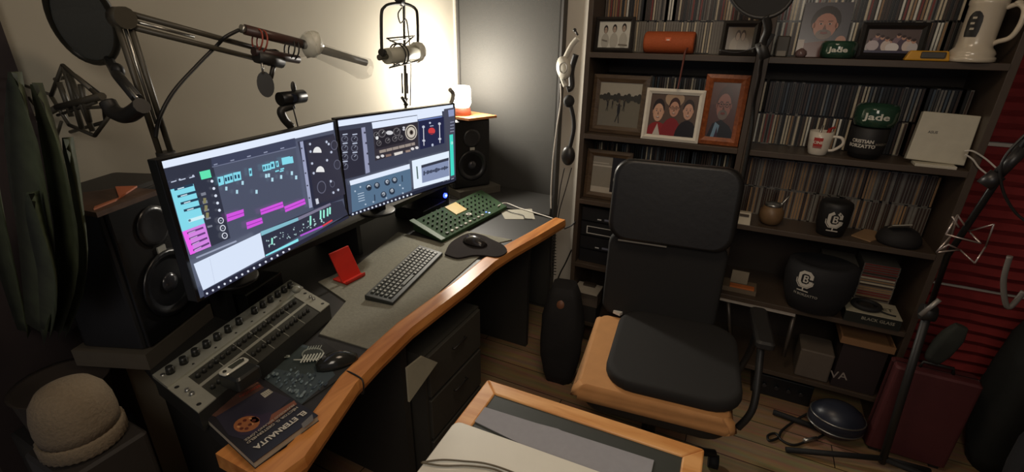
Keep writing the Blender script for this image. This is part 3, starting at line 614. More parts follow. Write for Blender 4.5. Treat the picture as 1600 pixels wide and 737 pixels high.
# left bookcase, lower shelves: stacked audio gear behind chair
def gear(x0, x1, z, h, label, draw=None, y=2.14):
    t = thing('rack_unit', ((x0+x1)/2, y+.12, z), label, 'rack unit', 'black rack units behind the office chair')
    m = MB(); m.box(((x0+x1)/2, y+.13, z+h/2), (x1-x0, .24, h-.002), mat((24, 24, 25), .4)); m.build('body', t)
    fl = Flat((x0, y+.0096, z), (1, 0, 0), (0, 0, 1), rough=.4); (draw or (lambda f: None))(fl)
    fl.rect(.004, .003, x1-x0-.008, h-.008, (34, 34, 35), 0)
    if draw: draw(fl)
    fl.build('front_plate', t)
    return t
gx0, gx1 = -.66, -.20
def g1(f): f.rect(.08, .012, .02, .006, (200, 200, 196)); f.rect(.115, .012, .035, .010, (120, 124, 140))
def g2(f): f.rect(.03, .012, .24, .004, (206, 204, 196)).rect(.03, .048, .2, .004, (206, 204, 196)).rect(.03, .012, .005, .04, (206, 204, 196))
gear(gx0, gx1, Z4, .07, 'lowest black rack unit on the fourth left shelf'); gear(gx0, gx1, Z4+.072, .07, 'second black rack unit, just above the lowest one', g1)
gear(gx0, gx1, Z4+.144, .075, 'black rack unit with a white outlined window, left of the chair', g2)
gear(gx0, gx1, Z4+.221, .07, 'topmost black rack unit with small pale marks, left of the chair', g1)
a = P(893, 445, y=2.1); q = P(915, 448, y=2.12)
t = thing('desk_organizer', (-.62, 2.13, Z4-.12), 'pale paper tray with a slot left of the chair seat', 'tray')
a, b = P(891, 450, y=2.09), P(932, 466, y=2.09); zc = min((a.z+b.z)/2, .455); a.x = -.662
m = MB(); m.box(((a.x+b.x)/2, 2.15, zc), (b.x-a.x, .11, .006), mat((180, 172, 158), .5)); m.build('shelf_plate', t)
m = MB(); m.box(((a.x+b.x)/2, 2.18, zc+.010), ((b.x-a.x)*.5, .03, .012), mat((60, 52, 46), .5)); m.build('slot', t)
m = MB(); m.box(((a.x+b.x)/2, 2.16, zc-.045), (b.x-a.x-.004, .08, .082), mat((96, 86, 76), .6)); m.build('drawer', t)
m = MB(); m.box(((a.x+b.x)/2, 2.16, (zc-.087+Z5)/2), (b.x-a.x-.01, .08, zc-.089-Z5), DARK); m.build('pedestal', t)

# ================================================================== DESK
DZ = .75
front = [(395, 737), (480, 718), (560, 605), (600, 563), (660, 508), (745, 440), (775, 412), (800, 392), (835, 372), (880, 348)]
front_o = [(-.70, .40), (-.690, .47), (-.757, .69), (-.772, .80), (-.785, .95), (-.775, 1.25), (-.780, 1.46), (-.765, 1.60), (-.735, 1.78), (-.700, 2.02)]
inner = [(x-.052, y) for x, y in front_o]
t = thing('studio_desk', (-1.15, 1.2, 0), 'long black studio desk with an orange wood front edge', 'desk')
m = MB(); blackdesk = mat((46, 45, 43), .5, var=.1)
m.slab([(WX+.01, .56), (-1.2, .475), (-.86, .425)]+inner[1:]+[(WX+.01, 2.06)], DZ-.03, DZ, blackdesk)
m.slab([(WX+.01, 2.06), (-.80, 2.06), (-.90, 2.36), (WX+.01, 2.40)], DZ-.03, DZ-.0005, blackdesk); m.build('desktop', t)
m = MB()
rs = []
for (x, y), (xi, yi) in zip(front_o, inner): rs.append([(xi, yi, DZ-.035), (x, y, DZ-.035), (x+.004, y, DZ-.02), (x, y, DZ+.0065), (xi+.006, yi, DZ+.009), (xi, yi, DZ+.007)])
m.rings(rs[:4], ORANGEWOOD, smooth=False); m.build('wood_edge', t)
m = MB(); m.rings([[p for p in r_] for r_ in rs[3:7]], ORANGEWOOD, smooth=False); m.build('wood_edge', t)
m = MB(); m.rings(rs[6:], ORANGEWOOD, smooth=False); m.build('wood_edge', t)
m = MB(); m.slab([(-.86, .395), (-.742, .395), (-.742, .455), (-.79, .47), (-.86, .44)], DZ-.035, DZ+.0035, ORANGEWOOD); m.build('corner_block', t)
m = MB(); m.box((-1.22, 1.50, .36), (.04, .95, .71), mat((44, 42, 38), .7)); m.build('modesty_panel', t)
for y_, lb in ((.56, 0), (1.0, 0), (2.0, 0)):
    m = MB(); m.box((-1.12, y_, .36), (.5, .03, .718), mat((48, 46, 42), .7)); m.build('side_panel', t)
m = MB(); m.tube(spline([(-.755, .70, DZ-.036), (-.748, .70, DZ-.03), (-.744, .70, DZ), (-.757, .705, DZ+.009), (-.80, .71, DZ+.009), (-.815, .712, DZ+.002)]), .0022, CABLE, 6); tag(m.build('cable_loop'), 'thin dark cable looped over the wood desk edge', 'cable')
# riser under the monitors
t = thing('monitor_riser', (-1.36, 1.2, DZ), 'long black riser shelf under the two monitors', 'riser')
m = MB(); m.box((-1.40, 1.32, DZ+.135), (.26, 1.18, .02), mat((26, 26, 26), .55)); m.build('shelf_board', t)
for y_ in (.74, 1.28, 1.90):
    m = MB(); m.box((-1.40, y_, DZ+.063), (.24, .02, .124), mat((26, 26, 26), .55)); m.build('upright', t)
# grey felt mat
felt = mat((124, 122, 108), .95, var=.22, scale=120, bump=.4)
mp_ = [(499, 521), (590, 549), (692, 450), (772, 380), (800, 374), (726, 360), (692, 379), (622, 362), (560, 412), (497, 440), (541, 470)]
m = MB(); m.slab([P(*p, z=DZ+.004) for p in mp_], DZ+.0005, DZ+.004, felt); tag(m.build('desk_mat'), 'large grey felt mat covering the desk top under the keyboard', 'desk mat')

# keyboard ------------------------------------------------------------
k0, k1, k2, k3 = [P(*p, z=DZ+.022) for p in ((569, 461), (613, 470), (692, 392), (655, 382))]
t = thing('keyboard', ((k0+k2)/2-Vector((0, 0, .02)), (0, 0, 0))[0][:2]+(DZ+.004,), 'slim black keyboard with pale key legends on the grey mat', 'keyboard')
m = MB(); m.hexa([(p.x, p.y, DZ+.0045) for p in (k0, k1, k2, k3)], [(p.x, p.y, DZ+.016+(.006 if i in (0, 3) else 0)) for i, p in enumerate((k0, k1, k2, k3))], mat((40, 42, 38), .5)); m.build('case', t, bevel=.003)
def bil(u, v, q, lift=0):
    a, b, c, d = q; return a.lerp(d, u).lerp(b.lerp(c, u), v)+Vector((0, 0, lift))
kq = [Vector((p.x, p.y, DZ+.0165+(.006 if i in (0, 3) else 0))) for i, p in enumerate((k0, k1, k2, k3))]
keym = mat((54, 56, 50), .45); leg_ = mat((200, 200, 186), .5); cnt = 0
NC = 19
for rr in range(5):
    for cc in range(NC):
        u0, u1 = .05+.91*cc/NC, .05+.91*(cc+.86)/NC; v0, v1 = .10+.80*rr/5, .10+.80*(rr+.82)/5
        if rr == 4 and 4 < cc < 9: continue
        if rr == 4 and cc == 4: u1 = .05+.91*8.86/NC
        cnt += 1
        m = MB(); B = [bil(u0, v0, kq, -.001), bil(u1, v0, kq, -.001), bil(u1, v1, kq, -.001), bil(u0, v1, kq, -.001)]
        e = .12; T = [bil(u0+(u1-u0)*e, v0+(v1-v0)*e, kq, .0035), bil(u1-(u1-u0)*e, v0+(v1-v0)*e, kq, .0035), bil(u1-(u1-u0)*e, v1-(v1-v0)*e, kq, .0035), bil(u0+(u1-u0)*e, v1-(v1-v0)*e, kq, .0035)]
        m.hexa(B, T, keym)
        L_ = [bil(u0+(u1-u0)*.38, v0+(v1-v0)*.3, kq, .0038), bil(u0+(u1-u0)*.62, v0+(v1-v0)*.3, kq, .0038), bil(u0+(u1-u0)*.62, v0+(v1-v0)*.62, kq, .0038), bil(u0+(u1-u0)*.38, v0+(v1-v0)*.62, kq, .0038)]
        if not (rr == 4 and cc == 4): m.poly(L_, leg_)
        m.build('key', t)
# gel mouse pad with mouse
pp = [(695, 398), (705, 380), (730, 366), (752, 368), (770, 376), (786, 384), (792, 394), (778, 402), (755, 400), (738, 400), (715, 404)]
pts = [P(*p, z=DZ+.008) for p in pp]; pts = spline(pts+[pts[0]], 4)[:-1]
m = MB(); m.slab(pts, DZ+.0072, DZ+.013, mat((38, 33, 32), .95, spec=.15)); tag(m.build('mouse_pad'), 'dark curved gel wrist pad on the far end of the mat', 'mouse pad')
def mouse(c, rz, label, mt):
    t = thing('mouse', c, label, 'mouse', rz=rz)
    m = MB(); m.M = ROOT[t.name]; rs = []
    for k in range(9):
        a_ = k/8; y_ = -.052+.104*a_; wd = .030*math.sin(math.pi*(a_*.9+.05))**.4; hh = .034*math.sin(math.pi*(.12+.8*a_))**.8
        rs.append([(wd*math.cos(b_), y_, max(0.0005, hh*math.sin(b_))) for b_ in [math.pi*i/12 for i in range(13)]])
    m.rings(rs, mt, closed=True); m.build('shell', t)
    m = MB(); m.M = ROOT[t.name]; m.cyl((-.004, -.028, .026), (.004, -.028, .026), .006, mat((90, 90, 88), .4)); m.build('scroll_wheel', t)
    return t
mo = P(742, 378, z=DZ+.02); mouse((mo.x, mo.y, DZ+.0135), R(-95), 'black mouse resting on the curved gel pad', mat((44, 40, 39), .25))
# red stand
t = thing('phone_stand', tuple(P(548, 430, z=DZ+.006)[:2])+(DZ+.006,), 'small red plastic phone stand on the grey mat', 'stand')
a, b = P(536, 443, z=DZ+.006), P(565, 428, z=DZ+.006); U = (b-a).normalized(); N_ = Vector((U.y, -U.x, 0)); redp = mat((196, 44, 32), .35)
if N_.dot(CAM-a) < 0: N_ = -N_
m = MB(); wd = (b-a).length
top = Vector((0, 0, .10))-N_*.05
m.rings([[a, b, b-N_*.006, a-N_*.006], [a+top, b+top, b+top-N_*.006, a+top-N_*.006]], redp, smooth=False); m.build('back_plate', t, bevel=.0015)
m = MB(); m.rings([[a+N_*.015+Vector((0, 0, .0)), b+N_*.015, b+N_*.015+Vector((0, 0, .012)), a+N_*.015+Vector((0, 0, .012))], [a+N_*.019, b+N_*.019, b+N_*.019+Vector((0, 0, .012)), a+N_*.019+Vector((0, 0, .012))]], redp, smooth=False)
m.rings([[a-N_*.05, b-N_*.05, b-N_*.05+Vector((0, 0, .005)), a-N_*.05+Vector((0, 0, .005))], [a+N_*.019, b+N_*.019, b+N_*.019+Vector((0, 0, .005)), a+N_*.019+Vector((0, 0, .005))]], redp, smooth=False); m.build('foot_lip', t)

# ------------------------------------------------------------------ monitors
def monitor(px, D0, D1, label, draw, stand=True):
    TL, TR, BL, BR = px
    def pt(p, D): d = ray(*p); return CAM+d*(D/math.hypot(d.x, d.y))
    a, b = pt(TL, D0), pt(TR, D1); c, e = pt(BL, D0), pt(BR, D1)
    zt, zb = (a.z+b.z)/2, (c.z+e.z)/2
    U = Vector((b.x-a.x, b.y-a.y, 0)); W = U.length; U.normalize(); V = Vector((0, 0, 1)); N = U.cross(V)
    if N.dot(CAM-a) < 0: N = -N
    O = Vector((a.x, a.y, 0)); mid = O+U*W/2
    t = thing('monitor', (mid.x, mid.y, DZ+.146), label, 'monitor')
    # sheared frame that follows the measured corners
    c1 = [CAM+ray(*p)*((O-CAM).dot(N)/ray(*p).dot(N)) for p in (TL, TR, BR, BL)]
    zt = (c1[0].z+c1[1].z)/2; zb = (c1[2].z+c1[3].z)/2
    cen = sum(c1, Vector())/4
    m = MB(); out = [cen+(p-cen)*1.0+((p-cen).normalized()*.009) for p in c1]
    m.rings([[p+N*.0 for p in out], [p-N*.022 for p in out]], mat((22, 23, 25), .4), smooth=False, caps=True); m.build('housing', t, bevel=.002)
    m = MB()
    for k in range(4):
        A, B = out[k], out[(k+1) % 4]; C, D = c1[(k+1) % 4], c1[k]
        m.rings([[A, B, C, D], [p+N*.003 for p in (A, B, C, D)]], mat((20, 20, 22), .35), smooth=False)
    m.build('bezel', t)
    fl = Flat(c1[0], U, V, emit=SCR, step=.00015); 
    if fl.N.dot(CAM-fl.O) < 0: fl.N = -fl.N
    fl.O = c1[0]+N*.0005
    draw(fl, (TL, TR, BR, BL)); fl.build('screen', t)
    base = Vector((mid.x, mid.y, DZ+.1465))-N*.05
    m = MB(); m.box((mid.x-N.x*.20, mid.y-N.y*.20, (DZ+.150+zb+.12)/2), (.05, .04, zb+.12-DZ-.152), mat((24, 24, 25), .4)); m.tube([(mid.x-N.x*.20, mid.y-N.y*.20, zb+.11), (mid.x-N.x*.015, mid.y-N.y*.015, zb+.14)], .018, BLACK, 8); m.build('stand_neck', t)
    m = MB(); m.lathe([(.07, 0), (.07, .006), (.065, .009), (.001, .010)], mat((24, 24, 25), .4), (mid.x-N.x*.20, mid.y-N.y*.20, DZ+.1455)); m.build('stand_base', t)
    return t, O, U, N
SCR = .88
def z7(p): return (240+p[0]/2.378, 170+p[1]/2.378)
def z8(p): return (520+p[0]/3.686, 150+p[1]/3.686)
SBG = (74, 80, 100); SDK = (46, 50, 66); SW = (222, 232, 250); CY_ = (130, 214, 232); MG = (206, 84, 220); LTX = (186, 194, 214)
def draw1(f, c):
    f.conv = lambda p: p; f.poly(list(c), SBG)
    f.conv = z7
    f.poly([(26, 196), (666, 49), (668, 78), (34, 222)], SW)
    f.poly([(34, 224), (213, 182), (285, 480), (134, 545), (112, 470)], SDK)
    f.poly([(213, 182), (524, 108), (530, 138), (216, 216)], (58, 64, 88))
    f.poly([(534, 122), (668, 92), (712, 330), (594, 372)], (40, 42, 60))
    f.line((216, 216), (528, 142), 3, (110, 116, 140))
    for i in range(5): f.line((222+62*i, 208-15*i), (236+62*i, 204-15*i), 4, (140, 146, 170), 0 if i else 1)
    f.poly([(168, 234), (207, 225), (214, 254), (176, 263)], (96, 226, 176))
    f.poly([(60, 300), (146, 278), (188, 424), (104, 456)], CY_)
    f.poly([(104, 456), (188, 424), (212, 510), (134, 542)], (208, 130, 222)).poly([(104, 456), (122, 449), (152, 535), (134, 542)], (232, 96, 232))
    for i in range(5):
        x, y = 72+12*i*.95, 300+26*i
        if i < 4: f.line((x+2, y), (x+72, y-19), 9, (34, 60, 84)).line((x+14, y-2), (x+38, y-9), 4, (200, 220, 232))
        else: f.line((x+8, y+12), (x+66, y-6), 12, (206, 236, 244)).ell(x+12, y+10, 5, 5, (34, 60, 84), 0)
    for i in range(4): f.line((120+7*i, 462+21*i), (180+7*i, 440+19*i), 7, (96, 58, 116)).line((124+7*i, 462+21*i), (150+7*i, 452+20*i), 3, (210, 170, 224))
    for i in range(3): f.line((58+34*i, 272-8*i), (78+34*i, 266-8*i), 4, LTX, 0 if i else 1)
    for i in range(2): f.ell(90+50*i, 262-14*i, 4, 4, LTX, 0 if i else 1)
    for i in range(5): f.ell(210+7*i, 268+27*i, 5.5, 5.5, (214, 222, 238), 0 if i else 1, n=8)
    for i in range(3): f.ell(243+7*i, 414+28*i, 11, 12, (206, 210, 222), 1 if i == 0 else 0).ell(243+7*i, 414+28*i, 7.5, 8.5, SDK, 1, ).ell(243+7*i, 414+28*i, 3, 3, (150, 154, 170), 0)
    for i in range(5): f.line((168+6*i, 318+30*i), (186+6*i, 313+30*i), 11 if i < 2 else 7, (120, 124, 138), 0 if i else 1)
    for i in range(3): f.rect(176+5*i, 330+27*i, 11, 20, (132, 128, 92), 0 if i else 1)
    f.line((150, 552), (300, 490), 6, (150, 158, 180))
    f.poly([(228, 253), (250, 249), (254, 279), (234, 286)], CY_).poly([(252, 247), (284, 238), (288, 270), (258, 279)], CY_).poly([(286, 237), (314, 231), (318, 262), (291, 269)], CY_)
    for x, y in ((232, 266), (256, 262), (266, 259), (276, 256), (292, 252), (304, 250)): f.line((x, y), (x+7, y-1), 14, (36, 66, 92), 0 if x > 232 else 1)
    f.poly([(344, 221), (355, 219), (358, 247), (348, 250)], CY_).rect(348, 228, 6, 12, (50, 80, 104))
    for x, y, w_, h_ in ((394, 208, 12, 24), (406, 205, 9, 24), (415, 203, 9, 24), (424, 197, 15, 26), (444, 194, 10, 22), (466, 182, 32, 26), (497, 178, 11, 24)):
        f.poly([(x, y), (x+w_, y-w_*.22), (x+w_+4, y+h_-w_*.22), (x+4, y+h_)], CY_, 0 if x > 394 else 1)
    for x, y, w_, h_ in ((398, 213, 6, 12), (409, 210, 4, 12), (418, 208, 4, 12), (428, 203, 8, 12), (448, 198, 4, 12)): f.rect(x, y, w_, h_, (46, 80, 104), 0 if x > 398 else 1)
    for x, y in ((256, 288), (296, 300), (317, 267), (369, 300), (405, 241), (415, 239), (428, 255), (461, 245), (501, 231), (517, 247)):
        f.rect(x, y, 8, 14, (176, 216, 232), 0 if x > 256 else 1); 
    for x, y in ((443, 232), (462, 224), (460, 232)): f.line((x, y), (x+14, y-4), 5, CY_, 0)
    for q_ in ([(260, 391), (324, 371), (327, 396), (264, 419)], [(334, 421), (392, 402), (397, 423), (338, 446)], [(386, 373), (470, 343), (475, 364), (390, 393)], [(476, 362), (552, 332), (557, 352), (481, 383)]):
        f.poly(q_, MG, 0 if q_[0][0] > 260 else 1)
    for a_, b_ in (((264, 404), (326, 384)), ((336, 434), (394, 413)), ((388, 383), (472, 353)), ((478, 373), (554, 342))): f.line(a_, b_, 2.5, (142, 46, 158), 0 if a_[0] > 264 else 1)
    f.poly([(534, 122), (546, 119), (582, 364), (570, 368)], (152, 158, 188))
    for i in range(5): f.ell(541+8*i*.9, 146+46*i, 3, 3, (52, 54, 72), 0 if i else 1)
    f.poly([(553, 124), (664, 98), (704, 316), (594, 354)], (44, 44, 60))
    for cx_, cy_ in ((599, 150), (610, 222)):
        f.poly([(cx_+16*math.cos(math.pi*i/10), cy_+12-22*math.sin(math.pi*i/10)) for i in range(11)], (226, 226, 226))
    for x, y, r_ in ((662, 134, 13), (673, 206, 13), (614, 290, 17), (654, 278, 9)):
        f.ell(x, y, r_, r_*1.4, (92, 94, 112)).ell(x, y, r_*.82, r_*1.18, (46, 46, 62))
    for x, y in ((570, 130), (572, 158), (632, 122), (640, 130), (578, 202), (584, 238), (634, 190), (648, 268), (658, 310), (676, 300), (650, 160)): f.ell(x, y, 4, 5, LTX, 0 if x != 570 else 1, n=8)
    f.poly([(590, 334), (600, 331), (604, 350), (594, 354)], (200, 204, 216))
    f.poly([(384, 455), (640, 350), (690, 340), (712, 392), (530, 470), (400, 545)], (44, 48, 66))
    f.poly([(384, 455), (524, 402), (527, 413), (388, 470)], (128, 184, 200)).poly([(524, 402), (645, 348), (648, 356), (527, 413)], (120, 116, 140))
    g = random.Random(5)
    for i in range(9):
        x, y = 405+25*i, 478-11.5*i
        for k in range(5): f.rect(x+g.uniform(0, 14), y+g.uniform(0, 34), g.uniform(2, 6), g.uniform(2, 6), (176, 204, 208), 0 if i+k else 1)
    for x, y, h_ in ((424, 478, 24), (568, 396, 34), (606, 376, 32), (618, 374, 30), (632, 368, 30), (641, 364, 26)): f.rect(x, y, 6, h_, (150, 236, 214), 0 if x > 424 else 1)
    f.poly([(402, 541), (524, 480), (526, 490), (404, 546)], (134, 226, 236)).line((532, 470), (616, 434), 6, (172, 84, 206)).line((616, 434), (652, 412), 6, (212, 60, 72))
    f.poly([(132, 574), (382, 458), (400, 548), (168, 672)], (214, 226, 246)).line((192, 552), (212, 648), 1.5, (190, 200, 222))
    f.poly([(168, 674), (712, 395), (714, 404), (173, 700)], (34, 38, 58))
    for i in range(15): f.ell(182+22*i, 683-11.7*i, 4.5, 4.5, (214, 220, 234), 0 if i else 1, n=6)
def draw2(f, c):
    f.conv = lambda p: p; f.poly(list(c), (62, 66, 84)); f.conv = z8
    f.poly([(26, 142), (692, 48), (692, 78), (30, 176)], SW)
    f.poly([(32, 200), (162, 182), (186, 450), (62, 480)], (44, 44, 58))
    for i in range(7):
        x, y = 60+56*(i % 2), 236+52*(i//2)
        f.ell(x+8, y+12, 20, 20, (96, 98, 114), 1 if i == 0 else 0).ell(x+8, y+12, 15, 15, (46, 46, 60), 1 if i == 0 else 1).line((x-4, y-14), (x+24, y-18), 6, LTX, 0).line((x+6, y+10), (x+16, y-2), 3, LTX, 0)
    f.poly([(162, 182), (184, 178), (212, 438), (188, 446)], (146, 150, 178))
    for i in range(4): f.ell(182+8*i, 210+60*i, 6, 6, (60, 60, 78), 0 if i else 1)
    f.poly([(222, 152), (484, 112), (486, 146), (228, 188)], SW).poly([(484, 106), (626, 84), (628, 110), (486, 134)], SW).line((490, 140), (626, 118), 6, (110, 130, 190))
    f.poly([(228, 190), (486, 148), (490, 300), (242, 372)], (50, 46, 54)).poly([(236, 200), (410, 172), (414, 262), (246, 304)], (34, 32, 40))
    for x, y, r_ in ((248, 222, 16), (280, 214, 22), (365, 205, 22), (262, 270, 15), (312, 255, 15), (352, 245, 15), (386, 238, 15)):
        f.ell(x, y, r_, r_*1.1, (98, 94, 98)).ell(x, y, r_*.75, r_*.85, (44, 42, 48)).line((x, y), (x+r_*.5, y-r_*.6), 3, (214, 214, 214), 0)
    f.ell(322, 210, 20, 12, (206, 206, 210)).ell(250, 240, 8, 10, (226, 226, 226), 0)
    f.ell(446, 208, 34, 44, (198, 190, 176)).ell(446, 208, 29, 38, (60, 54, 52)).ell(446, 208, 24, 31, (196, 188, 176)).ell(447, 208, 11, 14, (70, 60, 54)).ell(447, 208, 5, 7, (20, 18, 18))
    for x, y in ((403, 180), (403, 192)): f.ell(x, y, 7, 6, (196, 196, 204), 0)
    f.poly([(262, 312), (466, 264), (468, 280), (264, 328)], (150, 138, 130))
    for i in range(5): f.line((300+36*i, 302-8*i), (303+36*i, 318-8*i), 3, (60, 54, 54), 0 if i else 1)
    for x, y in ((254, 350), (280, 343), (453, 302), (478, 296)): f.ell(x, y, 10, 8, (214, 212, 214), 0 if x > 254 else 1)
    f.poly([(298, 336), (330, 330), (331, 342), (300, 350)], (130, 106, 96)).poly([(346, 326), (396, 314), (396, 328), (350, 342)], (216, 210, 204)).poly([(412, 312), (440, 306), (441, 318), (414, 324)], (150, 130, 120))
    f.poly([(488, 146), (632, 118), (636, 270), (496, 306)], (32, 36, 68))
    for x in (515, 607): f.line((x, 180 if x < 550 else 160), (x+3, 284 if x < 550 else 268), 4, (222, 222, 230)).ell(x, 176 if x < 550 else 158, 8, 8, (190, 194, 210), 0).rect(x-6, 250 if x < 550 else 240, 16, 10, (196, 200, 214), 0)
    f.ell(562, 200, 20, 20, (200, 60, 62)).rect(545, 212, 34, 5, (80, 40, 60)).ell(552, 153, 6, 6, LTX, 0).ell(567, 280, 6, 8, LTX, 0).line((552, 172), (572, 169), 4, LTX, 0)
    f.poly([(632, 74), (694, 64), (700, 470), (662, 476)], (70, 72, 88)).poly([(656, 80), (690, 74), (691, 112), (660, 118)], (140, 150, 190)).poly([(664, 222), (684, 218), (692, 452), (672, 458)], (66, 216, 196)).ell(678, 268, 7, 9, (180, 240, 230), 0)
    for i in range(4): f.line((668, 150+18*i), (690, 146+18*i), 4, (150, 154, 176), 0 if i else 1)
    f.poly([(88, 486), (434, 388), (436, 416), (94, 512)], SW).poly([(94, 512), (438, 416), (446, 540), (104, 668)], (84, 110, 136))
    for x, y in ((199, 524), (246, 512), (305, 494), (347, 482), (284, 565), (332, 545)):
        f.ell(x, y, 17, 19, (40, 52, 70), 0 if x != 199 else 1).ell(x, y-4, 10, 11, (206, 214, 224), 1 if x == 199 else 0).ell(x+2, y+2, 10, 10, (30, 36, 48), 1 if x == 199 else 0)
    for x, y in ((390, 470), (232, 580)): f.line((x, y-16), (x+2, y+20), 6, (40, 50, 68), 0)
    for i in range(4): f.line((134+2*i, 562+14*i), (170+2*i, 552+14*i), 4, (180, 196, 214), 0 if i else 1)
    for x, y in ((180, 620), (225, 606), (300, 584), (395, 556), (395, 528), (120, 545), (150, 520), (378, 510)): f.ell(x, y, 5, 5, (170, 186, 204), 0)
    f.poly([(446, 370), (660, 314), (664, 476), (458, 532)], (224, 236, 250)).poly([(500, 396), (658, 352), (662, 456), (506, 498)], (132, 144, 176)).poly([(500, 396), (658, 352), (658, 368), (501, 412)], (52, 56, 72))
    g = random.Random(2)
    for i in range(30): x = 512+i*4.8; y = 442-(x-512)*.25; hh = g.uniform(6, 26); f.rect(x, y-hh*.5, 4, hh, (40, 46, 66), 0 if i else 1)
    f.line((474, 402), (480, 474), 8, (90, 110, 110))
    f.poly([(92, 670), (700, 462), (700, 482), (94, 690)], (34, 38, 56))
    for i in range(16): f.ell(106+22.4*i, 676-7.6*i, 6, 6, (214, 222, 236), 0 if i else 1, n=6)
    for i in range(3): f.line((624+24*i, 488-6*i), (640+24*i, 482-6*i), 5, (140, 146, 160), 0)
monitor(((250.5, 252), (520.9, 190.2), (311.5, 466.5), (540.7, 336)), 1.11, 1.56, 'nearer computer monitor, at the left, showing a track timeline', draw1)
monitor(((527, 187), (708, 163), (545, 335), (710, 283)), 1.59, 1.88, 'farther computer monitor, at the right, showing audio plugin windows', draw2)

# webcam + gadget on the left monitor -----------------------------------
wc = P(458, 152, x=-1.14); wb = P(456, 195, x=-1.14)
t = thing('webcam', tuple(wb), 'small black webcam on a clamp above the left monitor', 'webcam')
m = MB(); a, b = P(437, 155, x=-1.14), P(474, 150, x=-1.14); m.tube([a, b], .018, BLACKM, 14); m.build('camera_body', t)
m = MB(); m.ell(P(458, 133, x=-1.14)-Vector((0, 0, .006)), (.005, .008, .016), BLACK); m.build('antenna_tab', t)
m = MB(); d_ = ((CAM-wc)*Vector((1, 1, .2))).normalized(); m.tube([wc+d_*.012, wc+d_*.022], .011, mat((20, 22, 28), .1), 14); m.build('lens', t)
m = MB(); m.tube([wc-Vector((0, 0, .01)), P(457, 165, x=-1.14)], .006, BLACK, 8); m.tube(spline([P(457, 165, x=-1.14), P(440, 172, x=-1.14), P(444, 186, x=-1.14), P(455, 198, x=-1.14)]), .011, BLACK, 8); m.build('clamp', t)
m = MB(); m.tube(spline([P(457, 165, x=-1.13), P(461, 180, x=-1.13), P(466, 200, x=-1.14)]), .002, CABLE, 6); m.build('cord', t)

# ================================================================== RACK MIXER on desk
q4 = [P(*p, z=DZ+.055) for p in ((240, 590), (310, 645), (515, 475), (455, 440))]
t = thing('rack_mixer', ((q4[0]+q4[2])/2)[:2]+(DZ+.0005,) if False else (((q4[0]+q4[2])/2).x, ((q4[0]+q4[2])/2).y, DZ), 'silver faced rack mixer with rows of black knobs on the near desk end', 'mixer')
m = MB(); m.hexa([(p.x, p.y, DZ+.0045) for p in q4], [(p.x, p.y, DZ+.052) for p in q4], mat((40, 40, 38), .5)); m.build('chassis', t)
fz = [Vector((p.x, p.y, DZ+.0535)) for p in q4]
def Bq(u, v, lift=0): return fz[0].lerp(fz[3], u).lerp(fz[1].lerp(fz[2], u), v)+Vector((0, 0, lift))   # u along, v towards the chair
def strip(mb, u0, u1, v0, v1, z0, z1, mt): mb.hexa([Bq(u0, v0, z0), Bq(u1, v0, z0), Bq(u1, v1, z0), Bq(u0, v1, z0)], [Bq(u0, v0, z1), Bq(u1, v0, z1), Bq(u1, v1, z1), Bq(u0, v1, z1)], mt)
m = MB(); strip(m, 0, 1, -.02, .34, 0, .008, SILVER); strip(m, 0, .10, .34, 1, 0, .003, SILVER); strip(m, .90, 1, .34, 1, 0, .003, SILVER)
strip(m, .1, .9, .63, .68, 0, .0025, SILVER); strip(m, .1, .9, .34, .38, .0, .002, SILVER)
m.build('faceplate', t)
m = MB(); dgrid = mat((52, 52, 46), .5, var=.3, scale=90)
strip(m, .10, .90, .38, .63, -.0005, .0015, dgrid); strip(m, .10, .90, .68, 1.0, -.0005, .0015, dgrid); m.build('channel_panel', t)
m = MB()
for u in (.25, .38, .50, .62, .76): strip(m, u, u+.004, .38, .98, .0015, .002, mat((150, 150, 138), .5))
m.build('panel_lines', t)
kn = mat((30, 31, 28), .4); us = [.06, .135, .205, .275, .345, .42, .50, .62, .69, .755, .82, .88, .94]
for u in us:
    m = MB(); p = Bq(u, .16, .008); m.cyl(p, p+Vector((0, 0, .018)), .0095, kn, .0075); m.build('knob', t)
for i in range(20):
    for v in (.50, .83):
        if v > .8 and i in (3, 4, 5, 6): continue
        m = MB(); p = Bq(.13+.038*i, v, .0015); m.cyl(p, p+Vector((0, 0, .012)), .0055, mat((40, 40, 36), .5), .0045, 10); m.build('small_knob', t)
m = MB()
for u, v in ((.03, .42), (.03, .90), (.97, .46), (.97, .9)): p = Bq(u, v, .003); m.cyl(p, p+Vector((0, 0, .0006)), .005, mat((20, 20, 20), .6), seg=12)
for u in (.16, .3, .44, .56, .66, .8): p = Bq(u, .28, .008); m.cyl(p, p+Vector((0, 0, .001)), .003, mat((30, 30, 28), .6), seg=8)
m.build('rack_holes', t)
m = MB()
for u, v in ((.045, .60), (.045, .70), (.03, .10), (.965, .62), (.965, .70), (.965, .2), (.965, .28)): p = Bq(u, v, .004); m.cyl(p-Vector((0, 0, .004)), p+Vector((0, 0, .006)), .006, STEEL, .005, 10)
m.build('metal_screws', t)
# jack plug with cable at its right end
t = thing('jack_plug', tuple(Bq(.95, .15, .009)), 'metal jack plug with a grey cap at the mixer far corner', 'plug')
p = Bq(.95, .15, .009); tp_ = P(463, 452, z=DZ+.11)
m = MB(); m.cyl(p, p.lerp(tp_, .5), .006, STEEL, seg=12); m.build('plug_barrel', t)
m = MB(); m.cyl(p.lerp(tp_, .5), tp_, .0065, mat((50, 52, 46), .5), seg=12); m.ell(tp_, (.013, .013, .011), mat((130, 132, 120), .4)); m.build('boot', t)

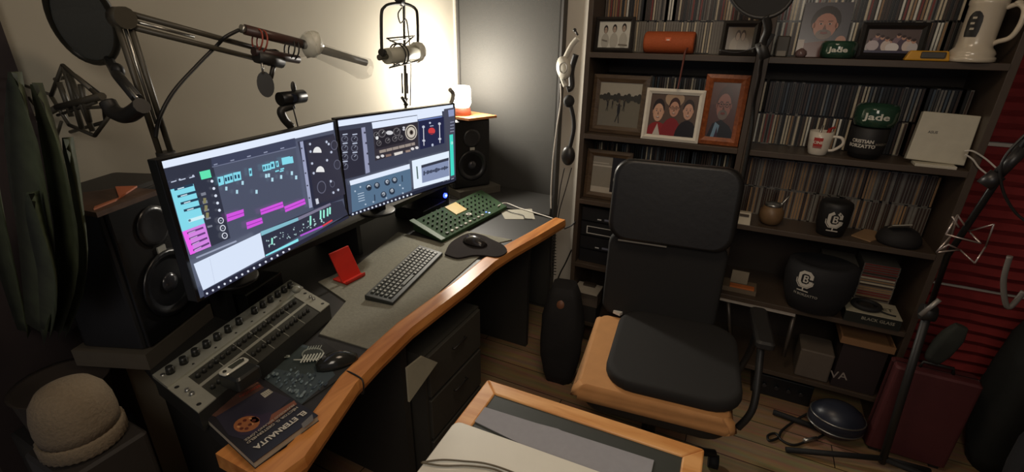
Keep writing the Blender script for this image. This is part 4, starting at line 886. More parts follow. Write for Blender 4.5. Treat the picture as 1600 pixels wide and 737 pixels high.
# small recorder with silver plate
rc = P(370, 585, z=DZ+.10)
t = thing('pocket_recorder', (rc.x, rc.y, DZ+.068), 'small black gadget with a silver display plate on the mixer edge', 'recorder')
a, b = P(348, 590, z=DZ+.098), P(385, 565, z=DZ+.098); U = (b-a); U.z = 0; L_ = U.length; U.normalize(); ang = math.atan2(U.y, U.x)
Q = Matrix.Translation(((a.x+b.x)/2, (a.y+b.y)/2, DZ+.1065)) @ Matrix.Rotation(ang, 4, 'Z')
m = MB(); m.M = Q; m.box((0, -.014, -.0205), (L_*1.02, .062, .036), mat((30, 32, 30), .35), bev=.008); m.build('body', t)
m = MB(); m.M = Q; m.box((0, .0, .0), (L_*1.05, .026, .005), mat((214, 214, 200), .3, .3), bev=.008); m.build('plate', t)
m = MB(); m.M = Q; m.box((.006, .0, .003), (.032, .014, .002), mat((60, 64, 56), .2)); m.cyl((-L_*.38, 0, .002), (-L_*.38, 0, .0045), .004, mat((40, 40, 38), .4)); m.cyl((L_*.38, 0, .002), (L_*.38, 0, .0045), .003, mat((40, 40, 38), .4)); m.build('display', t)

# printed mouse pad (cityscape + microphone) ---------------------------
pc = [P(*p, z=DZ+.003) for p in ((404, 590), (468, 626), (560, 572), (545, 545), (484, 540), (455, 545))]
pp = [(410, 596), (468, 634), (560, 570), (504, 532)]
pc = [P(*p, z=DZ+.004) for p in pp]
t = thing('printed_mat', tuple((pc[0]+pc[2])/2)[:2]+(DZ,), 'dark mouse mat printed with a vintage microphone over a blue city', 'mouse mat')
m = MB(); m.slab(pc, DZ+.0005, DZ+.004, mat((44, 44, 42), .7)); m.build('rubber_sheet', t)
fl = Flat((0, 0, DZ+.0042), (1, 0, 0), (0, 1, 0), step=.00012, rough=.6); c1_ = lambda p: (300+p[0]/3.51, 520+p[1]/3.51); fl.conv = c1_
fl.poly([(380, 240), (600, 60), (700, 90), (785, 230), (600, 390)], (66, 78, 82)).poly([(430, 190), (560, 70), (720, 100), (760, 180), (640, 230)], (52, 62, 60))
g = random.Random(9)
for i in range(70):
    u, v = g.random(), g.random(); x = 400+u*200+v*180; y = 240+u*130-v*40-u*v*60
    fl.ell(x, y, g.uniform(5, 16), g.uniform(3, 8), g.choice([(104, 122, 128), (84, 100, 108), (52, 64, 74), (120, 136, 138)]), 1, -.8, 6)
fl.ell(665, 128, 62, 34, (130, 136, 126), 1, -.1).ell(665, 128, 54, 27, (60, 66, 62), 1, -.1)
for i in range(7): fl.line((598+17*i, 178-2*i), (624+17*i, 134-2*i), 7, (206, 210, 196), 1 if i == 0 else 0)
for i in range(6): fl.line((632+14*i, 108-1*i), (644+14*i, 86-1*i), 4, (160, 166, 156), 0)
fl.line((560, 162), (730, 160), 5, (186, 190, 178)).line((500, 145), (540, 142), 12, (150, 156, 144)).line((505, 145), (530, 143), 5, (50, 54, 50))
fl.build('print', t)
mo = P(526, 562, z=DZ+.015); mouse((mo.x, mo.y, DZ+.0045), R(-35), 'black mouse with a glossy tip beside the printed mat', mat((38, 38, 35), .15))
# comic book ----------------------------------------------------------
cz = DZ+.025
c4 = [P(*p, z=cz) for p in ((310, 640), (402, 712), (492, 648), (402, 590))]
c4 = [P(*p, z=cz) for p in ((308, 640), (396, 722), (497, 648), (404, 588))]
t = thing('comic_book', (((c4[0]+c4[2])/2).x, ((c4[0]+c4[2])/2).y, DZ), 'thick dark comic book with an orange figure and white title, near desk corner', 'book')
m = MB(); ins = [p.lerp(sum(c4, Vector())/4, .015) for p in c4]; m.hexa([(p.x, p.y, DZ+.0087) for p in ins], [(p.x, p.y, cz-.002) for p in ins], mat((176, 166, 146), .8)); m.build('page_block', t)
m = MB(); m.hexa([(p.x, p.y, cz-.002) for p in c4], [(p.x, p.y, cz-.0005) for p in c4], mat((36, 34, 38), .35)); m.hexa([(p.x, p.y, DZ+.0072) for p in c4], [(p.x, p.y, DZ+.0087) for p in c4], mat((36, 34, 38), .35)); m.build('cover', t)
fl = Flat((0, 0, cz), (1, 0, 0), (0, 1, 0), step=.00012, rough=.3); fl.conv = c1_
fl.poly([(110, 430), (360, 280), (540, 360), (300, 590), (200, 560)], (46, 44, 56)).poly([(70, 440), (360, 265), (395, 300), (130, 460)], (84, 58, 50)).poly([(400, 470), (560, 370), (575, 390), (430, 500), (385, 520)], (128, 78, 56))
fl.poly([(225, 520), (300, 440), (370, 450), (440, 430), (420, 500), (330, 560), (260, 560)], (56, 46, 62)).ell(300, 500, 74, 42, (150, 94, 58), 1, -.25).ell(345, 476, 26, 16, (150, 94, 58), 0)
for x, y in ((262, 500), (290, 480), (318, 504), (300, 525), (340, 480), (272, 525)): fl.ell(x, y, 12, 7, (92, 46, 34), 1 if x == 262 else 0, -.3)
for x, y in ((320, 470), (255, 515), (330, 500)): fl.ell(x, y, 9, 5, (196, 140, 92), 0)
fl.poly([(375, 335), (420, 308), (445, 325), (400, 357)], (176, 172, 156)).poly([(600, 500), (660, 445), (668, 480), (610, 525)], (110, 106, 98))
g = random.Random(4)
for i in range(5): fl.line((382+10*i, 334-5*i), (400+10*i, 347-5*i), 2, (60, 58, 54), 0 if i else 1)
# lettering directly on the cover plane
def cover_text(s, a, b, size, col, bold):
    A = fl.uv(a); B = fl.uv(b); ang = math.atan2(B[1]-A[1], B[0]-A[0]); conv = fl.conv; fl.conv = None
    vs, _ = text_faces(s, size, bold); wd = max(v.x for v in vs)-min(v.x for v in vs); L = math.hypot(B[0]-A[0], B[1]-A[1])
    fl.text(s, (A[0]+B[0])/2, (A[1]+B[1])/2, size, col, ang, bold, L/wd); fl.conv = conv
cover_text('EL ETERNAUTA', (622, 432), (345, 634), .019, (206, 200, 184), .0006)
cover_text('HÉCTOR G. OESTERHELD', (578, 408), (302, 606), .0095, (176, 166, 148), .0002)
cover_text('FRANCISCO SOLANO LÓPEZ', (560, 395), (290, 592), .008, (170, 160, 142), .0002)
cover_text('EDICIÓN', (372, 290), (262, 352), .012, (150, 60, 44), .0003); cover_text('INTEGRAL', (362, 274), (282, 322), .007, (150, 110, 90), .0002)
fl.build('cover_print', t)

# ================================================================== GREEN MIXER
g4 = [P(645, 345, z=DZ+.05), P(692, 374, z=DZ+.02), P(792, 322, z=DZ+.02), P(752, 296, z=DZ+.05)]
t = thing('green_mixer', (((g4[0]+g4[2])/2).x, ((g4[0]+g4[2])/2).y, DZ), 'green sloped desktop mixer below the right monitor', 'mixer')
m = MB(); gm = mat((42, 64, 40), .85, var=.15, spec=.25)
m.hexa([(p.x, p.y, DZ+.0045) for p in g4], g4, gm); m.build('case', t, bevel=.002)
def Gq(u, v, l=0): return g4[0].lerp(g4[3], u).lerp(g4[1].lerp(g4[2], u), v)+Vector((0, 0, l))
gi = 0
for i in range(14):
    for j in range(5):
        u, v = .08+.062*i, .16+.15*j
        if .38 < u < .56 and v < .55: continue
        m = MB(); p = Gq(u, v); m.cyl(p, p+Vector((0, 0, .009)), .0048, mat((26, 42, 28), .5) if (i+j) % 4 else mat((24, 30, 26), .4), .004, 8); m.build('knob', t)
m = MB(); m.hexa([Gq(.40, .05), Gq(.56, .05), Gq(.56, .48), Gq(.40, .48)], [Gq(.40, .05, .004), Gq(.56, .05, .004), Gq(.56, .48, .004), Gq(.40, .48, .004)], mat((176, 152, 84), .5)); m.build('meter_panel', t)
m = MB(); p = Gq(.50, .68, .006); m.tube([p+Vector((.011*math.cos(a_), .011*math.sin(a_), 0)) for a_ in [2*math.pi*i/16 for i in range(16)]], .003, WHITE, 6, closed=True); m.build('dial_ring', t)
for u, v, c_ in ((.70, .86, (120, 160, 255)), (.72, .93, (200, 220, 255))):
    m = MB(); m.ell(Gq(u, v, .002), (.005, .005, .003), mat(c_, emit=1.2), 10, 6); m.build('led', t)
for i in range(9):
    m = MB(); m.box(Gq(.10+.065*i, .90, .003), (.010, .014, .006), mat((180, 176, 164) if i % 3 else (60, 70, 60), .4)); m.build('slider_cap', t)
m = MB(); m.hexa([Gq(-.03, -.03), Gq(.02, -.03), Gq(.02, 1.03), Gq(-.03, 1.03)], [Gq(-.03, -.03, .006), Gq(.02, -.03, .006), Gq(.02, 1.03, .006), Gq(-.03, 1.03, .006)], mat((66, 88, 62), .6)); m.build('end_cheek', t)
# audio interface with blue light under right monitor
q = P(699, 304, x=-1.262)
t = thing('audio_interface', (-1.29, q.y-.08, DZ+.001), 'black audio interface with a blue lit button under the right monitor', 'audio interface')
m = MB(); m.box((-1.35, q.y-.10, DZ+.030), (.17, .19, .058), mat((26, 26, 27), .4), bev=.005); m.build('case', t)
qq = P(699, 304, x=-1.262); qq.y = min(qq.y, q.y-.015)
m = MB(); m.cyl((-1.268, qq.y, qq.z), (-1.260, qq.y, qq.z), .012, mat((40, 60, 255), emit=6)); m.cyl((-1.2605, qq.y, qq.z), (-1.258, qq.y, qq.z), .005, mat((160, 190, 255), emit=6)); m.build('power_button', t)
for dy in (-.17, -.13, -.09, -.05):
    m = MB(); m.cyl((-1.268, qq.y+dy+.01, DZ+.03), (-1.256, qq.y+dy+.01, DZ+.03), .009, mat((120, 120, 112), .3, .5), .007); m.build('knob', t)
# black box beneath left monitor (glass fronted) 
q = P(420, 445, z=DZ+.08)
t = thing('headphone_amp', (-1.30, 1.02, DZ+.001), 'black gadget box with glossy top edge behind the rack mixer', 'amplifier')
m = MB(); a, b = P(385, 462, z=DZ+.07), P(440, 425, z=DZ+.07); U = (b-a).normalized(); N_ = Vector((-U.y, U.x, 0))
m.slab([a, b, b+N_*.08, a+N_*.08], DZ+.001, DZ+.07, mat((30, 31, 29), .3)); m.build('case', t, bevel=.003)
m = MB(); m.slab([a-N_*.001, b-N_*.001, b+N_*.004, a+N_*.004], DZ+.07, DZ+.073, mat((110, 112, 100), .3)); m.build('trim', t)
# paper sheet and cable on the far desk end
m = MB(); m.slab([P(*p, z=DZ+.002) for p in ((781, 328), (789, 342), (836, 342), (831, 326))], DZ+.0006, DZ+.002, mat((150, 146, 132), .8)); tag(m.build('paper_sheet'), 'loose grey paper sheet on the far end of the desk', 'paper')
m = MB(); m.tube(spline([P(778, 322, z=DZ+.03), P(790, 317, z=DZ+.012), P(812, 325, z=DZ+.006), P(835, 332, z=DZ+.006), P(864, 341, z=DZ+.006)]), .003, WCAB, 6); tag(m.build('white_cable'), 'white cable lying over the paper sheet on the desk', 'cable')
m = MB(); m.tube(spline([P(789, 327, z=DZ+.006), P(800, 332, z=DZ+.006), P(817, 336, z=DZ+.006), P(820, 341, z=DZ+.006), P(832, 342, z=DZ+.006)]), .0018, CABLE, 6); tag(m.build('thin_cable'), 'thin black cable lying on the paper sheet', 'cable')

# ================================================================== STUDIO SPEAKERS
def speaker(c, rz, w_, d_, h_, label, light=False):
    t = thing('studio_speaker', c, label, 'speaker', rz=rz); Q = ROOT[t.name]
    bm_ = mat((30, 30, 31), .45)
    m = MB(); m.M = Q; m.box((0, d_/2, h_/2+.0005), (w_, d_, h_-.001), bm_, bev=.012); m.build('cabinet', t)
    m = MB(); m.M = Q; m.box((0, -.004, h_/2), (w_*.94, .01, h_*.96), mat((24, 24, 25), .35), bev=.004); m.build('baffle', t)
    m = MB(); m.M = Q; m.lathe([(w_*.37, 0), (w_*.38, .006), (w_*.33, .008), (w_*.30, .002), (w_*.12, -.008), (.001, -.010)], mat((26, 27, 30), .3), (0, -.009, h_*.34), axis=(0, -1, 0)); m.build('woofer', t)
    m = MB(); m.M = Q; m.ell((0, -.006, h_*.34), (w_*.11, .014, w_*.11), mat((52, 52, 56), .2)); m.build('dust_cap', t)
    m = MB(); m.M = Q; m.lathe([(w_*.22, 0), (w_*.22, .004), (w_*.16, .005), (w_*.08, .001), (.001, .002)], mat((40, 40, 42), .3), (0, -.009, h_*.74), axis=(0, -1, 0)); m.build('tweeter', t)
    m = MB(); m.M = Q; m.box((0, -.012, h_*.58), (.026, .004, .018), mat((176, 176, 168), .3)); m.build('badge', t)
    return t
SRH = .335
speaker((-1.30, 2.17, DZ+.04), R(55), .22, .20, .365, 'black studio speaker under the lamp in the far corner')
m = MB(); m.box((-1.36, 2.23, DZ+.020), (.26, .26, .038), mat((74, 70, 62), .9), rot=Matrix.Rotation(R(62), 4, 'Z')); tag(m.build('foam_pad'), 'grey foam pad under the far studio speaker', 'pad')
sl = speaker((-1.315, .61, DZ+.05), R(112), .24, .17, .40, 'black studio speaker left of the near monitor')
m = MB(); m.box((-1.40, .57, DZ+.0245), (.20, .25, .047), mat((90, 82, 70), .9), rot=Matrix.Rotation(R(22), 4, 'Z')); tag(m.build('foam_pad'), 'brown grey foam pad under the near studio speaker', 'pad')
# panel and orange cloth on near speaker
spt = DZ+.45
m = MB(); pts = [P(*p, z=spt+.012) for p in ((130, 300), (195, 292), (248, 296), (150, 332), (128, 328))]
m.slab(pts, spt+.001, spt+.012, wood((64, 46, 36), (84, 62, 48), .6, 'X')); tag(m.build('wood_board'), 'thin dark wood board on the near studio speaker', 'board')
m = MB(); m.slab([P(*p, z=spt+.016) for p in ((180, 291), (214, 290), (186, 308))], spt+.0125, spt+.016, mat((176, 96, 60), .6)); m.slab([P(*p, z=spt+.016) for p in ((186, 308), (180, 312), (146, 326), (148, 322))], spt+.0125, spt+.016, mat((170, 100, 66), .6)); tag(m.build('cloth_scrap'), 'orange cloth scrap on the board over the near speaker', 'cloth')

# ================================================================== LAMP on far speaker
lp = P(732, 170, x=-1.42); LZ = DZ+.408
m = MB(); m.slab([(-1.47, 2.14), (-1.27, 2.10), (-1.20, 2.27), (-1.40, 2.33)], LZ, LZ+.012, wood((160, 100, 56), (190, 126, 76), .5)); tag(m.build('wood_plank'), 'small orange wood plank on the far speaker under the lamp', 'plank')
LX, LY = -1.365, 2.19
t = thing('table_lamp', (LX, LY, LZ+.0125), 'glowing white table lamp with a red brown base on the far speaker', 'lamp')
m = MB(); m.lathe([(.045, 0), (.048, .004), (.046, .034), (.038, .04), (.001, .041)], mat((150, 84, 62), .5), (LX, LY, LZ+.0125)); m.build('base', t)
m = MB(); m.lathe([(.040, .042), (.048, .06), (.048, .13), (.042, .145), (.001, .148)], mat((255, 244, 226), emit=14), (LX, LY, LZ+.0125)); sh = m.build('lamp_shade', t)
l = bpy.data.lights.new('lamp_bulb', 'POINT'); l.energy = 27; l.color = (1, .93, .82); l.shadow_soft_size = .045
o = bpy.data.objects.new('lamp_bulb', l); COL.objects.link(o); o.location = (LX+.03, LY-.03, LZ+.22)
o['label'] = 'lamp light'
# white clip on top of right monitor and cloth on the speaker
m = MB(); m.tube(spline([P(703, 140, x=-1.06), P(708, 146, x=-1.06), P(707, 156, x=-1.06), P(702, 166, x=-1.06)]), .008, mat((150, 146, 136), .5), 8); tag(m.build('grey_clip'), 'grey clip standing on the right monitor beside the lamp', 'clip')

# ================================================================== MICROPHONES AND ARMS
def two_bars(mb, a, b, off, r, mt):
    for s in (-1, 1): mb.tube([a+off*s, b+off*s], r, mt, 8)
armM = mat((66, 62, 52), .45)
X1 = -1.22
A0, A1 = P(262, 250, x=X1), P(190, 28, x=X1)
A2 = P(425, 90, x=-1.18)
t = thing('boom_arm', (A0.x, A0.y, DZ+.146), 'black spring boom arm bent above the left monitor', 'microphone arm')
off = (A1-A0).normalized().cross(Vector((1, 0, 0))).normalized()*.012
m = MB(); two_bars(m, A0, A1, off, .0065, armM); m.build('lower_arm', t)
m = MB(); m.tube([A0.lerp(A1, .28), A0.lerp(A1, .95)], .0035, STEEL, 8); m.build('spring', t)
off2 = (A2-A1).normalized().cross(Vector((1, 0, 0))).normalized()*.013
m = MB(); two_bars(m, A1, A2, off2, .0065, armM); m.build('upper_arm', t)
m = MB(); m.tube([A1.lerp(A2, .05), A1.lerp(A2, .42)], .0035, STEEL, 8); m.build('spring', t)
m = MB(); m.tube([A1-Vector((.016, 0, 0)), A1+Vector((.016, 0, 0))], .022, armM, 14); m.build('elbow_joint', t)
m = MB(); m.tube([Vector((A0.x, A0.y, DZ+.146)), A0], .012, BLACK, 12); m.tube([A0-Vector((0, 0, .03)), A0+Vector((0, 0, .02))], .02, BLACK, 12); m.build('clamp_post', t)
m = MB(); m.tube([A2-Vector((.014, 0, 0)), A2+Vector((.014, 0, 0))], .022, BLACK, 14); m.build('head_joint', t)
# cable hanging from the arm
m = MB(); m.tube(spline([P(373, 47, x=-1.17), P(352, 58, x=-1.17), P(338, 72, x=-1.2), P(310, 100, x=-1.2), P(272, 142, x=-1.19), P(250, 182, x=-1.19), P(243, 215, x=-1.2)]), .0045, CABLE, 8); tag(m.build('microphone_cable'), 'dark cable drooping from the boom arm to its clamp', 'cable')
# shock mount cradle + shotgun microphone in plastic
S0, S1 = P(380, 45, x=-1.16), P(572, 108, x=-1.10)
S0 = P(382, 46, x=-1.16); Sm = P(470, 68, x=-1.14); S1 = P(572, 98, x=-1.10)
t = thing('shotgun_microphone', tuple(Sm), 'long shotgun microphone under a clear plastic sleeve', 'microphone')
m = MB(); m.tube([S0, Sm], .0125, mat((70, 48, 42), .4), 12); m.build('handle_tube', t)
m = MB(); m.tube([Sm, S1], .012, mat((36, 36, 33), .5), 12, r1=.010); m.build('barrel', t)
m = MB(); m.tube([S0-(Sm-S0)*.06, S0], .010, STEEL, 12); m.build('connector', t)
ax = (S1-Sm).normalized()
t2 = MB(); pl = mat((226, 226, 214), .25, 0, .05, 30, trans=.0, alpha=.18, bump=.6)
g = random.Random(1); side = ax.cross(Vector((1, 0, 0))).normalized(); up = ax.cross(side)
rs = []
for k, (u, r_, dz) in enumerate(((0, .02, 0), (.05, .034, 0), (.12, .026, .0), (.3, .024, .008), (.6, .028, .016), (.85, .034, .020), (1.0, .030, .018), (1.06, .014, .02))):
    c = Sm.lerp(S1, u)-Vector((0, 0, dz)); rs.append([c+(side*math.cos(2*math.pi*i/14)+up*math.sin(2*math.pi*i/14))*r_*g.uniform(.8, 1.2) for i in range(14)])
t2.rings(rs, pl, caps=False); tag(t2.build('plastic_sleeve'), 'crumpled clear plastic bag around the shotgun microphone', 'plastic bag')
t2 = MB(); c = P(487, 70, x=-1.14); rs = []
pw = mat((220, 220, 206), .35, alpha=.8, bump=.8)
for k in range(7): rs.append([c+ax*(-.026+.052*k/6)+(side*math.cos(2*math.pi*i/14)+up*math.sin(2*math.pi*i/14))*(.018+.020*math.sin(math.pi*k/6))*g.uniform(.85, 1.15) for i in range(14)])
t2.rings(rs, pw); tag(t2.build('plastic_knot'), 'bunched white plastic knot at the shotgun microphone middle', 'plastic')
# suspension hoops
t = thing('shock_mount', tuple(P(435, 85, x=-1.15)), 'dark pistol grip shock mount holding the shotgun microphone', 'shock mount')
def hoop(c, r, ax_, mt, rr=.002, n=20, sq=1):
    s_ = ax_.cross(Vector((1, .3, 0))).normalized(); u_ = ax_.cross(s_)
    return [c+(s_*math.cos(2*math.pi*i/n)*sq+u_*math.sin(2*math.pi*i/n))*r for i in range(n)]
for px_, mt, nm in (((405, 58), mat((150, 66, 52), .4), 'rear_hoop'), ((455, 72), BLACK, 'front_hoop')):
    m = MB(); c = P(*px_, x=-1.15)
    for dx in (-.006, .006): m.tube(hoop(c+ax*dx-Vector((0, 0, .008)), .026, ax, mt), .0022, mt, 6, closed=True)
    m.build(nm, t)
m = MB(); m.tube([P(396, 80, x=-1.15), P(466, 93, x=-1.15)], .011, mat((52, 36, 34), .4), 12); m.build('rail', t)
m = MB(); m.tube([P(400, 88, x=-1.15), P(440, 97, x=-1.15)], .016, BLACK, 12); m.tube([P(428, 100, x=-1.15), P(423, 122, x=-1.15)], .006, BLACK, 8); m.build('grip', t)
m = MB(); c = P(415, 132, x=-1.14); dd = ray(415, 132).normalized()
s_ = dd.cross(Vector((0, 0, 1))).normalized(); u_ = s_.cross(dd)
for z_ in (0,): m.rings([[c+(s_*math.cos(2*math.pi*i/20)*.020+u_*math.sin(2*math.pi*i/20)*.032)+dd*k for i in range(20)] for k in (-.003, .003)], BLACK)
m.tube([P(409, 98, x=-1.14), P(411, 115, x=-1.14)], .003, STEEL, 6); m.build('small_disc', t)

# studio condenser in big frame (far) -----------------------------------
XM = -1.33
t = thing('condenser_microphone', tuple(P(632, 85, x=XM)), 'grey condenser microphone lying sideways with a plastic wrapped head', 'microphone')
a, b = P(606, 88, x=XM), P(650, 82, x=XM-.0)
a = P(604, 88, x=XM); b = P(652, 82, x=XM)
m = MB(); m.tube([a, b], .030, mat((190, 188, 172), .45), 18, r1=.032); m.build('body', t)
ax2 = (b-a).normalized(); s2 = ax2.cross(Vector((1, 0, 0))).normalized(); u2 = ax2.cross(s2)
m = MB(); rs = [[b+ax2*(d_)+(s2*math.cos(2*math.pi*i/14)+u2*math.sin(2*math.pi*i/14))*r_*g.uniform(.9, 1.1) for i in range(14)] for d_, r_ in ((-.02, .038), (0, .042), (.02, .040), (.03, .02))]
m.rings(rs, mat((214, 212, 200), .3, alpha=.9, bump=.6)); m.build('wrapped_head', t)
m = MB(); m.tube([P(592, 90, x=XM), a], .011, mat((96, 94, 84), .4, .3), 12); m.build('connector', t)
XF = XM
t = thing('shock_mount', tuple(P(632, 100, x=XM)), 'large black wire cradle around the sideways condenser microphone', 'shock mount')
fr = [P(*p, x=XF) for p in ((597, 88), (596, 60), (596, 22), (600, 12), (608, 7), (625, 5), (640, 8), (649, 14), (652, 24), (653, 60), (652, 75))]
m = MB(); m.tube(spline(fr, 4), .006, BLACK, 8); m.build('yoke', t)
m = MB(); m.tube([P(595, 82, x=XF+.01), P(600, 82, x=XF+.01)], .014, BLACK, 10); m.tube([P(620, -2, x=XF), P(629, 6, x=XF)], .012, BLACK, 10); m.build('yoke_knobs', t)
for zz in ((604, 60, 648, 56), (608, 106, 652, 96)):
    m = MB(); a_, b_ = P(zz[0], zz[1], x=XF+.03), P(zz[2], zz[3], x=XF+.03); c_, d_ = P(zz[0]+6, zz[1]+(4 if zz[1] < 80 else -4), x=XF-.05), P(zz[2]-6, zz[3]+(4 if zz[1] < 80 else -4), x=XF-.05)
    m.tube([a_, b_, d_, c_], .003, BLACK, 6, closed=True)
    for p in (a_, b_, c_, d_): m.tube([p, P(630, 72 if zz[1] < 80 else 96, x=XF)], .0018, BLACK, 6)
    m.build('outer_cage', t)
m = MB(); cc = P(626, 85, x=XF); m.tube(hoop(cc, .042, ax2, BLACK, n=24), .003, BLACK, 6, closed=True); m.tube(hoop(cc-ax2*.02, .042, ax2, BLACK, n=24), .003, BLACK, 6, closed=True); m.build('inner_ring', t)
b0 = P(634, 172, x=XM-.06); b1 = P(631, 0, x=XM-.06)
t = thing('boom_arm', (b0.x, b0.y, DZ+.146), 'thin black upright arm rising behind the right monitor', 'microphone arm')
m = MB(); m.tube([(b0.x, b0.y, DZ+.146), b0, P(633, 110, x=XM-.06)], .006, armM, 8); m.build('post', t)
m = MB(); m.tube([P(633, 110, x=XM-.06), b1, P(624, -12, x=XM-.03)], .006, armM, 8); m.build('upper_post', t)
for dx in (-4, 4):
    m = MB(); m.tube([P(632+dx, 114, x=XM-.055), P(633+dx, 146, x=XM-.055)], .0035, BLACK, 6); m.build('spring', t)
m = MB(); m.tube([P(628, 152, x=XM-.055), P(636, 164, x=XM-.055)], .007, BLACK, 8); m.tube([P(637, 154, x=XM-.055), P(632, 164, x=XM-.055)], .005, BLACK, 8); m.build('joint', t)
m = MB(); m.tube(spline([P(628, 12, x=XM-.05), P(622, 22, x=XM-.05), P(626, 36, x=XM-.05), P(634, 30, x=XM-.05), P(638, 50, x=XM-.05), P(642, 100, x=XM-.05), P(641, 165, x=XM-.05)]), .0028, CABLE, 6); tag(m.build('microphone_cable'), 'thin black cable hanging along the upright arm', 'cable')

# pop filter, near left -------------------------------------------------
c = P(128, 33, y=.62); 
e1 = P(188, 88, y=.62)-c; e2 = P(88, -8, y=.62)-c
t = thing('pop_filter', tuple(P(180, 92, y=.62)), 'round black mesh pop filter at the upper left', 'pop filter')
cpx = (128, 28)
def pop(px, py, aL, bL, rot, y, n=36):
    return [P(px+aL*math.cos(a_)*math.cos(rot)-bL*math.sin(a_)*math.sin(rot), py+aL*math.cos(a_)*math.sin(rot)+bL*math.sin(a_)*math.cos(rot), y=y+.05*math.cos(a_)) for a_ in [2*math.pi*i/n for i in range(n)]]
ring = pop(128, 28, 78, 44, R(57), .62)
m = MB(); m.tube(ring, .0075, mat((40, 38, 30), .5), 8, closed=True); m.build('hoop', t)
m = MB(); cen = sum(ring, Vector())/len(ring); nn = (ring[9]-cen).cross(ring[0]-cen).normalized()
m.rings([[p+nn*.0012 for p in ring], [p-nn*.0012 for p in ring]], mat((84, 86, 82), .9, var=.15, scale=200, alpha=.85)); m.build('mesh_screen', t)
m = MB(); m.tube([ring[0], P(184, 118, y=.60), P(215, 155, y=.57)], .011, BLACK, 10); m.tube([P(192, 128, y=.585), P(214, 154, y=.56)], .0035, STEEL, 6); m.build('stem', t)
m = MB(); m.ell(P(184, 110, y=.61), (.016, .012, .016), BLACK); m.build('knob', t)
# cradle of the near mic -------------------------------------------------
Y2_ = .56
t = thing('shock_mount', tuple(P(140, 170, y=Y2_)), 'dark spider cradle without microphone below the pop filter', 'shock mount')
def seg(lst, r_, nm, mt=armM):
    m = MB()
    for a_, b_ in lst: m.tube([P(*a_[:2], y=Y2_+(a_[2] if len(a_) > 2 else 0)), P(*b_[:2], y=Y2_+(b_[2] if len(b_) > 2 else 0))], r_, mt, 8)
    return m.build(nm, t)
seg([((98, 102), (80, 150)), ((80, 150), (108, 195)), ((108, 195), (148, 212)), ((98, 102), (142, 140)), ((142, 140), (178, 172)), ((148, 212), (178, 172, .03))], .0045, 'outer_ring')
seg([((86, 124, .05), (118, 118, .05)), ((118, 118, .05), (160, 150, .06)), ((160, 150, .06), (165, 190, .06)), ((165, 190, .06), (110, 206, .05))], .0045, 'inner_ring')
seg([((100, 104), (128, 200)), ((92, 128), (112, 182)), ((108, 116), (145, 205)), ((126, 132), (140, 190))], .006, 'bars')
seg([((28, 130), (80, 148)), ((30, 134), (66, 178)), ((90, 172), (150, 148)), ((90, 180), (150, 160)), ((110, 170), (175, 166)), ((96, 190), (88, 215))], .0035, 'elastic_bands')
seg([((60, 185), (90, 168)), ((90, 168), (160, 150))], .008, 'swivel_bar')
m = MB(); m.tube(spline([P(168, 160, y=Y2_), P(180, 176, y=Y2_), P(200, 180, y=Y2_), P(222, 165, y=Y2_)]), .016, BLACK, 10); m.build('mount_block', t)

# snake plant at the left ------------------------------------------------
# its stand
pb = P(62, 520, y=.37)
t = thing('snake_plant', (pb.x, pb.y, .62), 'dark snake plant with long mottled green leaves at the left border', 'plant')
m = MB(); m.lathe([(.07, 0), (.085, .02), (.095, .12), (.10, .125), (.09, .12), (.001, .11)], mat((52, 44, 38), .7), (pb.x, pb.y, .6205), seg=24); m.build('pot', t)
leafm = mat((62, 70, 48), .7, var=.75, scale=26)
def leaf(px_pts, y, widths, mt=leafm):
    m = MB(); C = spline([P(*p, y=y+dy) for p, dy in px_pts], 4); n = len(C); rs = []
    for i, p in enumerate(C):
        tt = (C[min(i+1, n-1)]-C[max(i-1, 0)]).normalized(); s_ = tt.cross(Vector((0, 1, 0))).normalized(); u = i/(n-1)*(len(widths)-1); k = min(int(u), len(widths)-2); w_ = widths[k]+(widths[k+1]-widths[k])*(u-k)
        rs.append([p-s_*w_-Vector((0, .006, 0)), p+Vector((0, .004, 0)), p+s_*w_-Vector((0, .006, 0)), p+Vector((0, .010, 0))])
    m.rings(rs, mt, caps=True); m.build('leaf', t)
leaf([((60, 520), 0), ((62, 400), .0), ((45, 250), .0), ((22, 112), .02)], .36, (.034, .055, .065, .055, .006))
leaf([((88, 520), 0), ((110, 400), .0), ((92, 260), .0), ((55, 130), .02)], .38, (.018, .034, .040, .032, .004))
leaf([((100, 520), 0), ((128, 420), .02), ((118, 300), .03), ((104, 215), .03)], .395, (.014, .026, .026, .014, .002))
leaf([((40, 520), 0), ((15, 420), .0), ((-10, 300), .0), ((-20, 200), .02)], .36, (.020, .040, .046, .034, .006))
leaf([((75, 520), 0), ((80, 440), -.02), ((60, 350), -.02), ((50, 300), -.02)], .36, (.016, .030, .032, .02, .003))
m = MB(); m.box((pb.x, pb.y-.01, .31), (.20, .18, .618), mat((30, 28, 27), .7), bev=.01); tag(m.build('equipment_case'), 'dark equipment case under the snake plant', 'case')
